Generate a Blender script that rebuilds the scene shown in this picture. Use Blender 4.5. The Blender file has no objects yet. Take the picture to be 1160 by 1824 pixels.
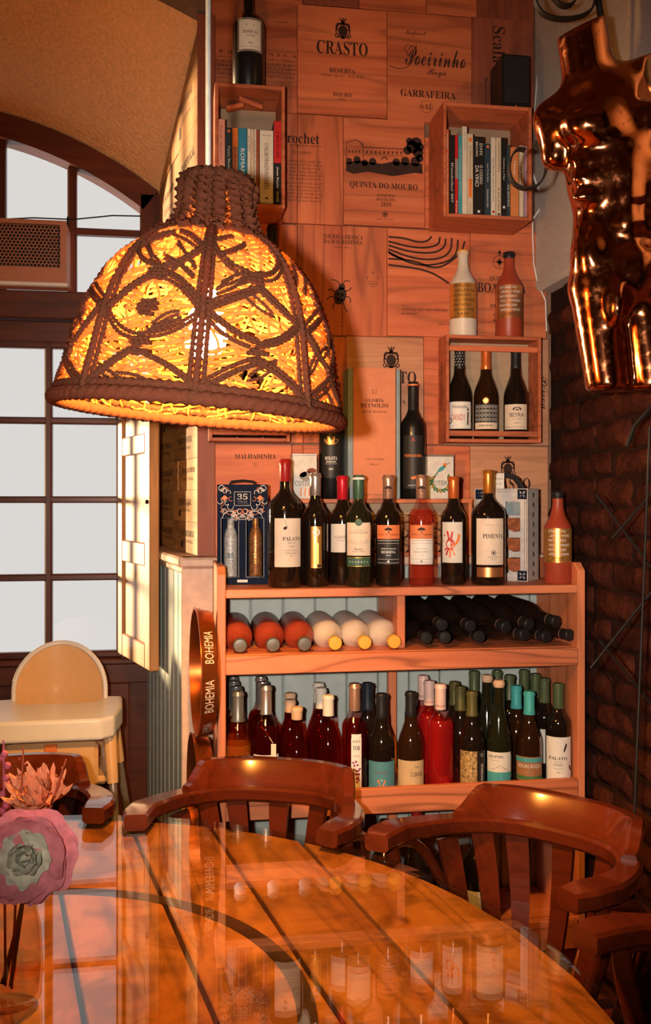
import bpy, math, random
import numpy as np
from mathutils import Vector, Matrix
R = math.radians
rnd = random.Random(7)
scn = bpy.context.scene
col = scn.collection

# ------------------------------------------------------------------ camera
FPX, CX, HY, TH, CAMH = 1700.0, 580.0, 890.0, R(9), 1.45
FW = Vector((math.sin(TH), math.cos(TH), 0)); RT = Vector((math.cos(TH), -math.sin(TH), 0))
CAM = Vector((0, 0, CAMH))
cd = bpy.data.cameras.new('camera'); cam = bpy.data.objects.new('camera', cd); col.objects.link(cam)
cd.sensor_fit = 'VERTICAL'; cd.sensor_height = 36; cd.sensor_width = 36
cd.lens = 36 * FPX / 1824; cd.shift_y = -(912 - HY) / 1824; cd.clip_start = .02
cam.location = CAM; cam.rotation_euler = (R(90), 0, -TH)
scn.camera = cam

# ------------------------------------------------------------------ world, sun, flash, exposure
w = bpy.data.worlds.new('overcast_sky'); scn.world = w; w.use_nodes = True
bg = w.node_tree.nodes['Background']; bg.inputs[0].default_value = (1.0, .965, .93, 1); bg.inputs[1].default_value = .78
def light(name, kind, loc, energy, color, **kw):
    l = bpy.data.lights.new(name, kind); l.energy = energy; l.color = color
    for k, v in kw.items(): setattr(l, k, v)
    o = bpy.data.objects.new(name, l); col.objects.link(o); o.location = loc
    return o
sun = light('sun', 'SUN', (-4, 6, 4), 13.0, (1, .66, .34), angle=.10)
sun.rotation_euler = Vector((.78, -.62, -.03)).to_track_quat('-Z', 'Y').to_euler()
fl = CAM - RT * .11 + Vector((0, 0, .03)) + FW * .03
flash = light('camera_flash', 'SPOT', fl, 250, (1, .82, .68), shadow_soft_size=.022, spot_size=R(68), spot_blend=1.0)
aim = CAM + (FW + RT * .06 + Vector((0, 0, .02))) * 2.8
flash.rotation_euler = (aim - fl).to_track_quat('-Z', 'Y').to_euler()
vs = scn.view_settings; vs.view_transform = 'Standard'; vs.look = 'None'; vs.exposure = 0; vs.gamma = 1; vs.use_curve_mapping = False
scn.display_settings.display_device = 'sRGB'
scn.cycles.max_bounces = 8; scn.cycles.transparent_max_bounces = 24; scn.cycles.sample_clamp_indirect = 6
scn.cycles.caustics_reflective = False; scn.cycles.caustics_refractive = False

# ------------------------------------------------------------------ pixel -> place
def ray(x, y): return FW + RT * ((x - CX) / FPX) + Vector((0, 0, (HY - y) / FPX))
def py(x, y, Y): d = ray(x, y); return CAM + d * (Y / d.y)          # on the plane y = Y
def pz(x, y, Z): d = ray(x, y); return CAM + d * ((Z - CAMH) / d.z)  # on the plane z = Z
def pd(x, y, D): return CAM + ray(x, y) * D                          # at view depth D
def facing(p): return math.atan2(-p[0], p[1])                        # z rotation that turns local -Y to the viewer side

# ------------------------------------------------------------------ mesh builder
class MB:
    def __init__(s): s.v = []; s.f = []
    def add(s, vs, fs, M=None):
        b = len(s.v)
        s.v += [tuple(M @ Vector(p)) for p in vs] if M is not None else [tuple(p) for p in vs]
        s.f += [tuple(i + b for i in f) for f in fs]; return s
    def box(s, x0, x1, y0, y1, z0, z1, M=None):
        return s.add([(x0,y0,z0),(x1,y0,z0),(x1,y1,z0),(x0,y1,z0),(x0,y0,z1),(x1,y0,z1),(x1,y1,z1),(x0,y1,z1)],
                     [(3,2,1,0),(4,5,6,7),(0,1,5,4),(1,2,6,5),(2,3,7,6),(3,0,4,7)], M)
    def cbox(s, x0, x1, y0, y1, z0, z1, c=.002, M=None):     # chamfered box
        X, Y, Z = (x0, x1), (y0, y1), (z0, z1); vs = []; idx = {}
        for i in (0,1):
            for j in (0,1):
                for k in (0,1):
                    sx, sy, sz = (c if i == 0 else -c), (c if j == 0 else -c), (c if k == 0 else -c)
                    for a in range(3):
                        p = [X[i], Y[j], Z[k]]
                        if a != 0: p[0] += sx
                        if a != 1: p[1] += sy
                        if a != 2: p[2] += sz
                        idx[i,j,k,a] = len(vs); vs.append(tuple(p))
        F = []
        for i in (0,1):
            q = [idx[i,0,0,0], idx[i,1,0,0], idx[i,1,1,0], idx[i,0,1,0]]; F.append(q if i else q[::-1])
            q = [idx[0,i,0,1], idx[0,i,1,1], idx[1,i,1,1], idx[1,i,0,1]]; F.append(q if i else q[::-1])
            q = [idx[0,0,i,2], idx[1,0,i,2], idx[1,1,i,2], idx[0,1,i,2]]; F.append(q if i else q[::-1])
        for i in (0,1):
            for j in (0,1):
                F.append([idx[i,j,0,0], idx[i,j,1,0], idx[i,j,1,1], idx[i,j,0,1]][::1 if (i^j) else -1])
                F.append([idx[i,0,j,0], idx[i,1,j,0], idx[i,1,j,2], idx[i,0,j,2]][::-1 if (i^j) else 1])
                F.append([idx[0,i,j,1], idx[1,i,j,1], idx[1,i,j,2], idx[0,i,j,2]][::1 if (i^j) else -1])
                for k in (0,1):
                    F.append([idx[i,j,k,0], idx[i,j,k,1], idx[i,j,k,2]][::-1 if (i+j+k) % 2 else 1])
        return s.add(vs, F, M)
    def lathe(s, prof, n=24, M=None, cap=True):
        vs = []; fs = []; m = len(prof)
        for i in range(n):
            a = 2 * math.pi * i / n; c, d = math.cos(a), math.sin(a)
            vs += [(r * c, r * d, z) for r, z in prof]
        for i in range(n):
            j = (i + 1) % n
            for k in range(m - 1): fs.append((i*m+k, j*m+k, j*m+k+1, i*m+k+1))
        if cap:
            if prof[0][0] > 1e-6: fs.append(tuple(i*m for i in range(n))[::-1])
            if prof[-1][0] > 1e-6: fs.append(tuple(i*m+m-1 for i in range(n)))
        return s.add(vs, fs, M)
    def tube(s, pts, r, n=6, closed=False, twist=0, amp=.25, M=None, flat=1.0):
        P = [Vector(p) for p in pts]; L = len(P); vs = []; fs = []
        up = None; S = 0
        for i, p in enumerate(P):
            a = P[(i+1) % L] if (closed or i < L-1) else p
            b = P[i-1] if (closed or i > 0) else p
            t = (a - b).normalized() if (a - b).length > 1e-9 else Vector((0,0,1))
            if up is None: up = Vector((0,0,1)) if abs(t.z) < .9 else Vector((1,0,0))
            x = up.cross(t)
            if x.length < 1e-6: x = Vector((1,0,0)).cross(t)
            x.normalize(); y = t.cross(x); up = y
            if i: S += (p - P[i-1]).length
            rr = r[i] if hasattr(r, '__len__') else r
            for k in range(n):
                g = 2*math.pi*k/n
                q = rr * (1 + amp * math.cos(2*g + 2*math.pi*S/twist)) if twist else rr
                vs.append(p + x*(q*math.cos(g)) + y*(q*flat*math.sin(g)))
        for i in range(L if closed else L-1):
            j = (i+1) % L
            for k in range(n):
                l = (k+1) % n; fs.append((i*n+k, i*n+l, j*n+l, j*n+k))
        if not closed: fs.append(tuple(range(n))[::-1]); fs.append(tuple((L-1)*n+k for k in range(n)))
        return s.add(vs, fs, M)
    def bar(s, a, b, w, h=None, n=4, M=None):
        a, b = Vector(a), Vector(b); h = h or w; t = (b-a).normalized()
        up = Vector((0,0,1)) if abs(t.z) < .95 else Vector((0,1,0))
        x = up.cross(t).normalized(); y = t.cross(x)
        vs = [p + x*(w/2*i) + y*(h/2*j) for p in (a,b) for i,j in ((-1,-1),(1,-1),(1,1),(-1,1))]
        return s.add(vs, [(3,2,1,0),(4,5,6,7),(0,1,5,4),(1,2,6,5),(2,3,7,6),(3,0,4,7)], M)
    def sweep(s, pts, sec, M=None, closed=False):
        """pts path; sec(i) -> list of (side, up) offsets, horizontal side vector, z up"""
        P = [Vector(p) for p in pts]; L = len(P); vs = []; fs = []
        for i, p in enumerate(P):
            t = (P[min(i+1, L-1)] - P[max(i-1, 0)]); t.z = 0; t.normalize()
            side = Vector((t.y, -t.x, 0)); q = sec(i); n = len(q)
            vs += [p + side*a + Vector((0,0,b)) for a, b in q]
        for i in range(L-1):
            for k in range(n):
                l = (k+1) % n; fs.append((i*n+k, i*n+l, (i+1)*n+l, (i+1)*n+k))
        fs.append(tuple(range(n))[::-1]); fs.append(tuple((L-1)*n+k for k in range(n)))
        return s.add(vs, fs, M)
    def prism(s, poly, y0, y1, M=None):     # polygon in x,z extruded along y
        n = len(poly)
        vs = [(x,y0,z) for x,z in poly] + [(x,y1,z) for x,z in poly]
        fs = [tuple(range(n)), tuple(range(n,2*n))[::-1]] + [(i, n+i, n+(i+1)%n, (i+1)%n) for i in range(n)]
        return s.add(vs, fs, M)
    def slab(s, poly, z0, z1, M=None):      # polygon in x,y extruded along z
        n = len(poly)
        vs = [(x,y,z0) for x,y in poly] + [(x,y,z1) for x,y in poly]
        fs = [tuple(range(n))[::-1], tuple(range(n,2*n))] + [(i, (i+1)%n, n+(i+1)%n, n+i) for i in range(n)]
        return s.add(vs, fs, M)
    def ball(s, c, r, n=12, M=None):
        rx, ry, rz = r if hasattr(r, '__len__') else (r, r, r); m = max(4, n//2); vs = []; fs = []
        for i in range(m+1):
            a = math.pi*i/m
            for k in range(n):
                g = 2*math.pi*k/n; vs.append((c[0]+rx*math.sin(a)*math.cos(g), c[1]+ry*math.sin(a)*math.sin(g), c[2]-rz*math.cos(a)))
        for i in range(m):
            for k in range(n):
                l = (k+1)%n; fs.append((i*n+k, i*n+l, (i+1)*n+l, (i+1)*n+k))
        return s.add(vs, fs, M)
    def mesh(s, name, mat, smooth=None):
        me = bpy.data.meshes.new(name); me.from_pydata(s.v, [], s.f)
        if mat: me.materials.append(MAT[mat] if isinstance(mat, str) else mat)
        if smooth is not None:
            me.polygons.foreach_set('use_smooth', [True]*len(me.polygons))
            if smooth: me.set_sharp_from_angle(angle=R(smooth))
        me.validate(); return me
    def build(s, name, mat, parent=None, smooth=None, loc=None):
        return link(name, s.mesh(name, mat, smooth), parent, loc)
def link(name, me, parent=None, loc=None, rot=None):
    o = bpy.data.objects.new(name, me); col.objects.link(o)
    if parent: o.parent = parent
    if loc is not None: o.location = loc
    if rot is not None: o.rotation_euler = rot
    return o
def tag(o, label=None, cat=None, group=None, kind=None):
    for k, v in (('label', label), ('category', cat), ('group', group), ('kind', kind)):
        if v: o[k] = v
    return o
def thing(name, label, cat, loc=(0,0,0), rz=0, group=None):
    o = bpy.data.objects.new(name, None); col.objects.link(o); o.empty_display_size = .05
    o.location = loc; o.rotation_euler = (0, 0, rz)
    return tag(o, label, cat, group)
def struct(o): return tag(o, kind='structure')
def copy_tree(o, parent=None):
    c = o.copy(); col.objects.link(c); c.parent = parent
    for ch in o.children: copy_tree(ch, c)
    return c
def bevel(o, w=.003, seg=2):
    m = o.modifiers.new('bevel', 'BEVEL'); m.width = w; m.segments = seg; m.limit_method = 'ANGLE'; m.angle_limit = R(40); return o

# ------------------------------------------------------------------ materials
MAT = {}
def nt(name):
    m = bpy.data.materials.new(name); m.use_nodes = True; MAT[name] = m
    t = m.node_tree; return m, t, t.nodes['Principled BSDF'], t.nodes['Material Output']
def mix_rgb(t, fac, a, b, mode='MIX'):
    n = t.nodes.new('ShaderNodeMix'); n.data_type = 'RGBA'; n.blend_type = mode
    for sock, val in ((n.inputs[0], fac), (n.inputs[6], a), (n.inputs[7], b)):
        if hasattr(val, 'links'): t.links.new(val, sock)
        elif isinstance(val, (int, float)): sock.default_value = val
        else: sock.default_value = (*val[:3], 1)
    return n.outputs[2]
def noise(t, vec, scale, detail=4, dist=0, rough=.55):
    n = t.nodes.new('ShaderNodeTexNoise'); n.inputs['Scale'].default_value = scale; n.inputs['Detail'].default_value = detail
    n.inputs['Distortion'].default_value = dist; n.inputs['Roughness'].default_value = rough
    if vec is not None: t.links.new(vec, n.inputs['Vector'])
    return n.outputs['Fac']
def ramp(t, fac, stops):
    n = t.nodes.new('ShaderNodeValToRGB'); e = n.color_ramp.elements
    while len(e) < len(stops): e.new(.5)
    for i, (p, c) in enumerate(stops): e[i].position = p; e[i].color = (*(c if hasattr(c, '__len__') else (c,c,c)), 1)
    t.links.new(fac, n.inputs[0]); return n.outputs[0]
def coords(t, scale=(1,1,1), rot=(0,0,0), rand=0):
    tc = t.nodes.new('ShaderNodeTexCoord'); mp = t.nodes.new('ShaderNodeMapping')
    mp.inputs['Scale'].default_value = scale; mp.inputs['Rotation'].default_value = rot
    t.links.new(tc.outputs['Object'], mp.inputs['Vector'])
    if rand:
        oi = t.nodes.new('ShaderNodeObjectInfo'); ml = t.nodes.new('ShaderNodeMath'); ml.operation = 'MULTIPLY'; ml.inputs[1].default_value = rand
        t.links.new(oi.outputs['Random'], ml.inputs[0]); t.links.new(ml.outputs[0], mp.inputs['Location'])
    return mp.outputs[0]
def bump(t, bs, fac, strength, dist=.002):
    b = t.nodes.new('ShaderNodeBump'); b.inputs['Strength'].default_value = strength; b.inputs['Distance'].default_value = dist
    t.links.new(fac, b.inputs['Height']); t.links.new(b.outputs[0], bs.inputs['Normal'])
def plain(name, c, rough=.5, metal=0, var=.12, scale=40, bmp=0, coat=0, emit=0, spec=.3, bdist=.002):
    m, t, b, o = nt(name)
    v = coords(t); f = noise(t, v, scale, 3)
    cc = ramp(t, f, [(.3, tuple(x*(1-var) for x in c)), (.7, tuple(min(1, x*(1+var)) for x in c))])
    t.links.new(cc, b.inputs['Base Color'])
    b.inputs['Roughness'].default_value = rough; b.inputs['Metallic'].default_value = metal; b.inputs['Specular IOR Level'].default_value = spec
    b.inputs['Coat Weight'].default_value = coat; b.inputs['Coat Roughness'].default_value = .06
    if bmp: bump(t, b, f, bmp, bdist)
    if emit: b.inputs['Emission Color'].default_value = (*c, 1); b.inputs['Emission Strength'].default_value = emit
    return m
def wood(name, lo, hi, grain='X', freq=22, rough=.5, coat=0, rand=.35, knots=0, lines=.5, bmp=.15, spec=.4, stain=0):
    """grain runs along the given object axis"""
    m, t, b, o = nt(name)
    s = {'X': (1.1, freq, freq), 'Y': (freq, 1.1, freq), 'Z': (freq, freq, 1.1)}[grain]
    v = coords(t, s, rand=37.0)
    f1 = noise(t, v, 1.0, 6, 1.2, .6)
    s2 = {'X': (.45, 5, 5), 'Y': (5, .45, 5), 'Z': (5, 5, .45)}[grain]
    v2 = coords(t, s2, rand=19.0)
    wv = t.nodes.new('ShaderNodeTexNoise'); wv.inputs['Scale'].default_value = 1.3; wv.inputs['Detail'].default_value = 2; wv.inputs['Distortion'].default_value = .8
    t.links.new(v2, wv.inputs['Vector'])
    sn = t.nodes.new('ShaderNodeMath'); sn.operation = 'MULTIPLY'; sn.inputs[1].default_value = 46; t.links.new(wv.outputs['Fac'], sn.inputs[0])
    si = t.nodes.new('ShaderNodeMath'); si.operation = 'SINE'; t.links.new(sn.outputs[0], si.inputs[0])
    rings = ramp(t, si.outputs[0], [(.0, 1), (.75, .8), (1.0, 0.25)])
    cc = ramp(t, f1, [(.25, lo), (.75, hi)])
    cc = mix_rgb(t, lines, cc, rings, 'MULTIPLY')
    if rand:
        oi = t.nodes.new('ShaderNodeObjectInfo'); hs = t.nodes.new('ShaderNodeHueSaturation')
        mr = t.nodes.new('ShaderNodeMapRange'); mr.inputs[3].default_value = 1-rand; mr.inputs[4].default_value = 1+rand
        t.links.new(oi.outputs['Random'], mr.inputs[0]); t.links.new(mr.outputs[0], hs.inputs['Value']); t.links.new(cc, hs.inputs['Color']); cc = hs.outputs[0]
    if knots:
        vo = t.nodes.new('ShaderNodeTexVoronoi'); vo.inputs['Scale'].default_value = knots
        sk = {'X': (.5, 1, 1), 'Y': (1, .5, 1), 'Z': (1, 1, .5)}[grain]
        t.links.new(coords(t, sk, rand=11.0), vo.inputs['Vector'])
        kf = ramp(t, vo.outputs['Distance'], [(.03, 0), (.11, 1)])
        cc = mix_rgb(t, kf, tuple(x*.16 for x in lo), cc)
    if stain:
        sf = ramp(t, noise(t, coords(t, rand=5.0), stain, 5, 1.5, .6), [(.35, .35), (.58, 1)]); cc = mix_rgb(t, .85, cc, sf, 'MULTIPLY')
    t.links.new(cc, b.inputs['Base Color'])
    b.inputs['Roughness'].default_value = rough; b.inputs['Coat Weight'].default_value = coat; b.inputs['Coat Roughness'].default_value = .08
    b.inputs['Specular IOR Level'].default_value = spec
    if bmp: bump(t, b, f1, bmp)
    return m
def thin_glass(name, tint=(1,1,1), ior=1.45, body=0, bodycol=(1,1,1), rough=0.0, level=0):
    m, t, b, o = nt(name); t.nodes.remove(b)
    tr = t.nodes.new('ShaderNodeBsdfTransparent'); tr.inputs[0].default_value = (*tint, 1)
    gl = t.nodes.new('ShaderNodeBsdfGlossy'); gl.inputs['Roughness'].default_value = rough
    fr = t.nodes.new('ShaderNodeFresnel'); fr.inputs[0].default_value = ior
    ge = t.nodes.new('ShaderNodeNewGeometry'); mr = t.nodes.new('ShaderNodeMapRange'); mr.inputs[3].default_value = ior; mr.inputs[4].default_value = 1/ior
    t.links.new(ge.outputs['Backfacing'], mr.inputs[0]); t.links.new(mr.outputs[0], fr.inputs[0])
    mx = t.nodes.new('ShaderNodeMixShader'); t.links.new(fr.outputs[0], mx.inputs[0])
    src = tr.outputs[0]
    if body:
        df = t.nodes.new('ShaderNodeBsdfDiffuse'); df.inputs[0].default_value = (*bodycol, 1)
        m2 = t.nodes.new('ShaderNodeMixShader'); m2.inputs[0].default_value = body
        t.links.new(tr.outputs[0], m2.inputs[1]); t.links.new(df.outputs[0], m2.inputs[2]); src = m2.outputs[0]
        if level:      # the wine stands up to this height, clear glass above it
            tc = t.nodes.new('ShaderNodeTexCoord'); sx = t.nodes.new('ShaderNodeSeparateXYZ'); t.links.new(tc.outputs['Object'], sx.inputs[0])
            lt = t.nodes.new('ShaderNodeMath'); lt.operation = 'LESS_THAN'; lt.inputs[1].default_value = level; t.links.new(sx.outputs[2], lt.inputs[0])
            mu = t.nodes.new('ShaderNodeMath'); mu.operation = 'MULTIPLY'; mu.inputs[1].default_value = body; t.links.new(lt.outputs[0], mu.inputs[0]); t.links.new(mu.outputs[0], m2.inputs[0])
            t.links.new(mix_rgb(t, lt.outputs[0], tuple(x*.35+.6 for x in tint), tint), tr.inputs[0])
    t.links.new(src, mx.inputs[1]); t.links.new(gl.outputs[0], mx.inputs[2]); t.links.new(mx.outputs[0], o.inputs[0])
    return m
def fibre(name, c, trans=.45, tc=None):
    m, t, b, o = nt(name); t.nodes.remove(b)
    f = noise(t, coords(t), 350, 2)
    cc = ramp(t, f, [(.3, tuple(x*.6 for x in c)), (.7, c)])
    df = t.nodes.new('ShaderNodeBsdfDiffuse'); tl = t.nodes.new('ShaderNodeBsdfTranslucent'); mx = t.nodes.new('ShaderNodeMixShader')
    mx.inputs[0].default_value = trans; t.links.new(cc, df.inputs[0])
    if tc: tl.inputs[0].default_value = (*tc, 1)
    else: t.links.new(cc, tl.inputs[0])
    t.links.new(df.outputs[0], mx.inputs[1]); t.links.new(tl.outputs[0], mx.inputs[2]); t.links.new(mx.outputs[0], o.inputs[0])
    return m

plain('plaster', (.88, .48, .22), .85, var=.10, scale=75, bmp=1.0, bdist=.007)
plain('plaster_grey', (.50, .46, .42), .8, var=.1, scale=90, bmp=.5)
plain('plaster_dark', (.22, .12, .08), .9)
plain('room_paint', (.30, .20, .14), .8)
plain('floor_tile', (.10, .055, .035), .4)
plain('mortar', (.022, .009, .006), .95, var=.4, scale=60, bmp=1, spec=.1)
plain('black', (.012, .011, .011), .35)
plain('iron', (.010, .008, .007), .6, metal=.2)
plain('ink', (.035, .014, .010), .7, var=.3)
plain('ink_red', (.22, .06, .03), .7)
plain('paper', (.72, .66, .56), .6, var=.04)
plain('paper_grey', (.55, .53, .50), .6, var=.05)
plain('white', (.78, .76, .72), .5, var=.03)
plain('dado', (.38, .46, .45), .5, var=.07, scale=25)
plain('dado_cap', (.62, .44, .33), .5)
plain('gap_dark', (.04, .02, .012), .9, spec=0)  # near-black tone of the board seen through the plank gaps
plain('cable_white', (.66, .70, .70), .5)
thin_glass('pane', (.97, .97, .97), 1.3)
thin_glass('table_glass', (.97, .99, .97), 1.68)
wood('frame_wood', (.07, .016, .007), (.13, .032, .012), 'Z', 18, .4, lines=.3, rand=.15)
wood('frame_wood_x', (.07, .016, .007), (.13, .032, .012), 'X', 18, .4, lines=.3, rand=.15)
wood('shutter_wood', (.38, .17, .06), (.55, .27, .10), 'Z', 18, .38, coat=.25, lines=.3, rand=.08)
wood('crate_wood', (.38, .075, .028), (.68, .20, .082), 'X', 13, .6, rand=.22, lines=.38)
wood('crate_wood_z', (.38, .07, .026), (.68, .20, .08), 'Z', 13, .6, rand=.22, lines=.45)
wood('crate_wood_red', (.20, .05, .025), (.34, .09, .045), 'Z', 16, .6, rand=.1, lines=.3)
wood('crate_wood_pale', (.44, .18, .09), (.64, .33, .18), 'X', 14, .6, rand=.1, lines=.2)
wood('crate_side', (.40, .17, .04), (.64, .31, .085), 'Y', 16, .6, rand=.25, lines=.4)
wood('pine', (.44, .10, .040), (.78, .27, .12), 'X', 10, .45, rand=.10, lines=.6, knots=3.0)
wood('pine_z', (.52, .145, .058), (.72, .25, .11), 'Z', 10, .45, rand=.10, lines=.4)
wood('pine_y', (.52, .145, .058), (.72, .25, .11), 'Y', 10, .45, rand=.10, lines=.35)
wood('table_wood', (.36, .085, .012), (.70, .24, .04), 'Y', 9, .7, rand=.16, lines=.42, knots=9.0, spec=.05, stain=6.5)
wood('chair_wood', (.075, .011, .003), (.135, .021, .006), 'X', 14, .22, coat=.6, rand=.1, lines=.25, bmp=.04)
# ================================================================== structure
YB, YW, XR, XL, YN, ZC = 2.815, 3.52, 1.15, -3.0, -1.6, 3.35
ret = lambda y: .088 - .185 * (y - YB)                     # splayed right side of the window recess
XWL = -.887 * 2                                            # the recess mirrors about x = -.887
struct(MB().box(XL, XR+.3, YN, YW+.2, -.1, 0).build('floor', 'floor_tile'))
struct(MB().box(XL, XR+.3, YN, YB+.2, ZC, ZC+.1).build('ceiling', 'room_paint'))
struct(MB().box(XL-.1, XL, YN, YB+.2, 0, ZC).build('wall_left', 'room_paint'))
struct(MB().box(XL, XR+.3, YN-.1, YN, 0, ZC).build('wall_near', 'room_paint'))
wb = struct(MB().box(.088, XR+.3, YB, YB+.12, 0, ZC).build('wall_back', 'plaster_dark'))
wr = struct(MB().box(XR+.004, XR+.3, YN, YB, 0, ZC).build('wall_right', 'mortar'))
# vaulted recess: arcs at window plane and at room plane
NA = 40
def arc_w(t): a = math.acos((t - 0) / 1.371) if abs(t) < 1.371 else 0; return 1.454 + 1.371 * math.sin(a)
def arc_f(t): return .90 + math.sqrt(2.17**2 - t*t)
tw, tf = .829, .975
vb = MB(); vv = []; ff = []
for j in range(7):
    k = j / 6; y = YW + (YB - YW) * k
    for i in range(NA+1):
        u = -1 + 2 * i / NA
        t = u * (tw + (tf - tw) * k)
        z = arc_w(u*tw) * (1-k) + arc_f(u*tf) * k
        vv.append((-.887 + t, y, z))
for j in range(6):
    for i in range(NA): a = j*(NA+1)+i; ff.append((a, a+1, a+NA+2, a+NA+1))
vb.add(vv, ff); struct(vb.build('wall_vault', 'plaster', smooth=60))
# wall above the arch, front side
fa = MB(); vs_ = []; fs_ = []
for i in range(NA+1):
    u = -1 + 2*i/NA; x = -.887 + u*tf; vs_ += [(x, YB, arc_f(u*tf)), (x, YB, ZC), (x, YB+.12, arc_f(u*tf)+.06), (x, YB+.12, ZC)]
for i in range(NA): a = i*4; fs_ += [(a, a+4, a+5, a+1), (a+2, a+6, a+4, a)]
fa.add(vs_, fs_); struct(fa.build('wall_arch', 'plaster_dark'))
struct(MB().box(XL, -.887-tf, YB, YB+.12, 0, ZC).build('wall_pier', 'plaster_dark'))
# splayed cheeks of the recess
def cheek(sgn, name, mat):
    m = MB(); n = 10; pts = []
    for i in range(n+1):
        k = i/n; y = YW + (YB-YW)*k
        x = -.887 + sgn*(tw + (tf-tw)*k); z = arc_w(tw)*(1-k) + arc_f(tf)*k
        pts += [(x, y, 0), (x, y, z), (x+sgn*.1, y, 0), (x+sgn*.1, y, z)]
    m.add(pts, [(4*i, 4*i+1, 4*i+5, 4*i+4) for i in range(n)] + [(4*i+2, 4*i+6, 4*i+7, 4*i+3) for i in range(n)])
    return struct(m.build(name, mat))
wret = cheek(1, 'wall_recess', 'plaster_dark'); cheek(-1, 'wall_cheek', 'plaster')

# ---------------------------------------------------------------- window
wx = lambda px: py(px, 890, YW).x
wz = lambda y, px=110: py(px, y, YW).z
def winroot(n): o = bpy.data.objects.new('window_%d' % n, None); col.objects.link(o); return struct(o)
win = winroot(1)
X0, X1 = wx(214), -.887*2 - wx(214)           # right and left edge of the casements (mirrored)
xm = (X0 + X1) / 2
zs, zt = wz(1172), wz(614)                    # bottom and top of the casements
def fb(name, x0, x1, y0, y1, z0, z1, mat='frame_wood', par=win, c=.004): return MB().cbox(min(x0,x1), max(x0,x1), y0, y1, z0, z1, c).build(name, mat, par)
# apron of panelled wood under the casements
fb('apron', X1-.1, -.04, YW-.01, YW+.05, 0, zs-.02, 'frame_wood_x')
fb('rail', X1-.1, -.04, YW-.035, YW-.01, zs-.09, zs-.02, 'frame_wood_x')
for xa in (X0, (X0+xm)/2+.02, xm, (X1+xm)/2, X1): fb('stile', xa-.045, xa+.035, YW-.03, YW-.01, .02, zs-.09)
fb('apron_panel', X0-.05, (X0+xm)/2+.06, YW-.018, YW-.01, .25, zs-.13, 'frame_wood_x', c=.008)
fb('sill', X1-.1, -.045, YW-.05, YW+.05, zs-.02, zs, 'frame_wood_x')
fb('jamb', X0+.005, -.02, YW-.05, YW+.06, zs, wz(574))
fb('jamb', wx(250), -.02, YW-.05, YW+.06, wz(526), wz(360)+.03)
fb('jamb', X1-.14, X1-.005, YW-.05, YW+.06, zs, wz(360)+.03)
fb('transom', X1-.1, -.03, YW-.07, YW+.05, wz(574), wz(526), 'frame_wood_x')
fb('transom_rail', X1-.1, -.03, YW-.05, YW+.05, zt, wz(577), 'frame_wood_x')
# casement bars and panes
cols = [wx(214), wx(87), wx(-40), wx(-167), wx(-294)]
dw = cols[0] - cols[1]; cols = [X0 - dw*i for i in range(int((X0-X1)/dw)+2)]
rows = [wz(y) for y in (1166, 1028, 890, 750, 616)]
for i, x in enumerate(cols): fb('glazing_bar', x-.013, x+.013, YW-.02, YW+.02, zs, zt, c=.005)
for z in rows: fb('glazing_bar', cols[-1], X0, YW-.018, YW+.018, z-.012, z+.012, 'frame_wood_x', c=.005)
for i in range(len(cols)-1):
    for j in range(4):
        MB().box(cols[i+1]+.012, cols[i]-.012, YW-.002, YW+.002, rows[j]+.01, rows[j+1]-.01).build('pane', 'pane', win)
# fanlight: arched frame, bars and panes
win2 = winroot(2)
ai = MB(); vs_ = []; fs_ = []
for i in range(NA+1):
    u = -1 + 2*i/NA; t = u*tw; zo = arc_w(t)
    nrm = Vector((t, zo-1.454)).normalized(); th_ = .085
    ax, az = -.887+t, zo+.01; bx, bz = ax - nrm.x*th_, az - nrm.y*th_
    vs_ += [(ax,YW-.05,az),(bx,YW-.05,bz),(bx,YW+.05,bz),(ax,YW+.05,az)]
for i in range(NA):
    a = i*4
    for k in range(4): fs_.append((a+k, a+(k+1)%4, a+4+(k+1)%4, a+4+k))
fs_ += [(0, 1, 2, 3), tuple(4*NA+k for k in (3, 2, 1, 0))]
ai.add(vs_, fs_); ai.build('arch_frame', 'frame_wood_x', win2)
zf0 = wz(526)
vb_px = [262, 129, 3, -123, -250]
vb_x = [wx(p) for p in vb_px]
def ztop(x): return 1.454 + math.sqrt(max(0, 1.28**2 - (x+.887)**2))
for x in [wx(129), wx(3), wx(-123), wx(-250), wx(-376)]:
    fb('glazing_bar', x-.016, x+.016, YW-.02, YW+.02, zf0, ztop(x)+.02, par=win2, c=.005)
zh = wz(412)
fb('glazing_bar', X1-.08, -.06, YW-.018, YW+.018, zh-.012, zh+.012, 'frame_wood_x', par=win2, c=.005)
edges = [-.06] + [wx(129), wx(3), wx(-123), wx(-250), wx(-376)] + [X1-.1]
for i in range(len(edges)-1):
    a, b = edges[i+1], edges[i]
    MB().box(a+.01, b-.01, YW-.002, YW+.002, zf0, zh).build('pane', 'pane', win2)
    poly = [(a+.01, zh)] + [(b-.01, zh)] + [(x, max(zh+.002, ztop(x)+.03)) for x in np.linspace(b-.01, a+.01, 8)]
    MB().prism(poly, YW-.002, YW+.002).build('pane', 'pane', win2)
# solid wall outside the arch, around the window
ow = MB(); vs_ = []; fs_ = []
for i in range(NA+1):
    u = -1 + 2*i/NA; t = u*tw; vs_ += [(-.887+t, YW+.05, arc_w(t)-.03), (-.887+t, YW+.05, 3.6)]
for i in range(NA): a = 2*i; fs_.append((a, a+2, a+3, a+1))
ow.add(vs_, fs_); struct(ow.build('wall_window', 'plaster_dark'))
struct(MB().box(-.06, .4, YW+.05, YW+.1, 0, 3.6).box(XL, -.887*2+.06, YW+.05, YW+.1, 0, 3.6).build('wall_outer', 'plaster_dark'))
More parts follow.
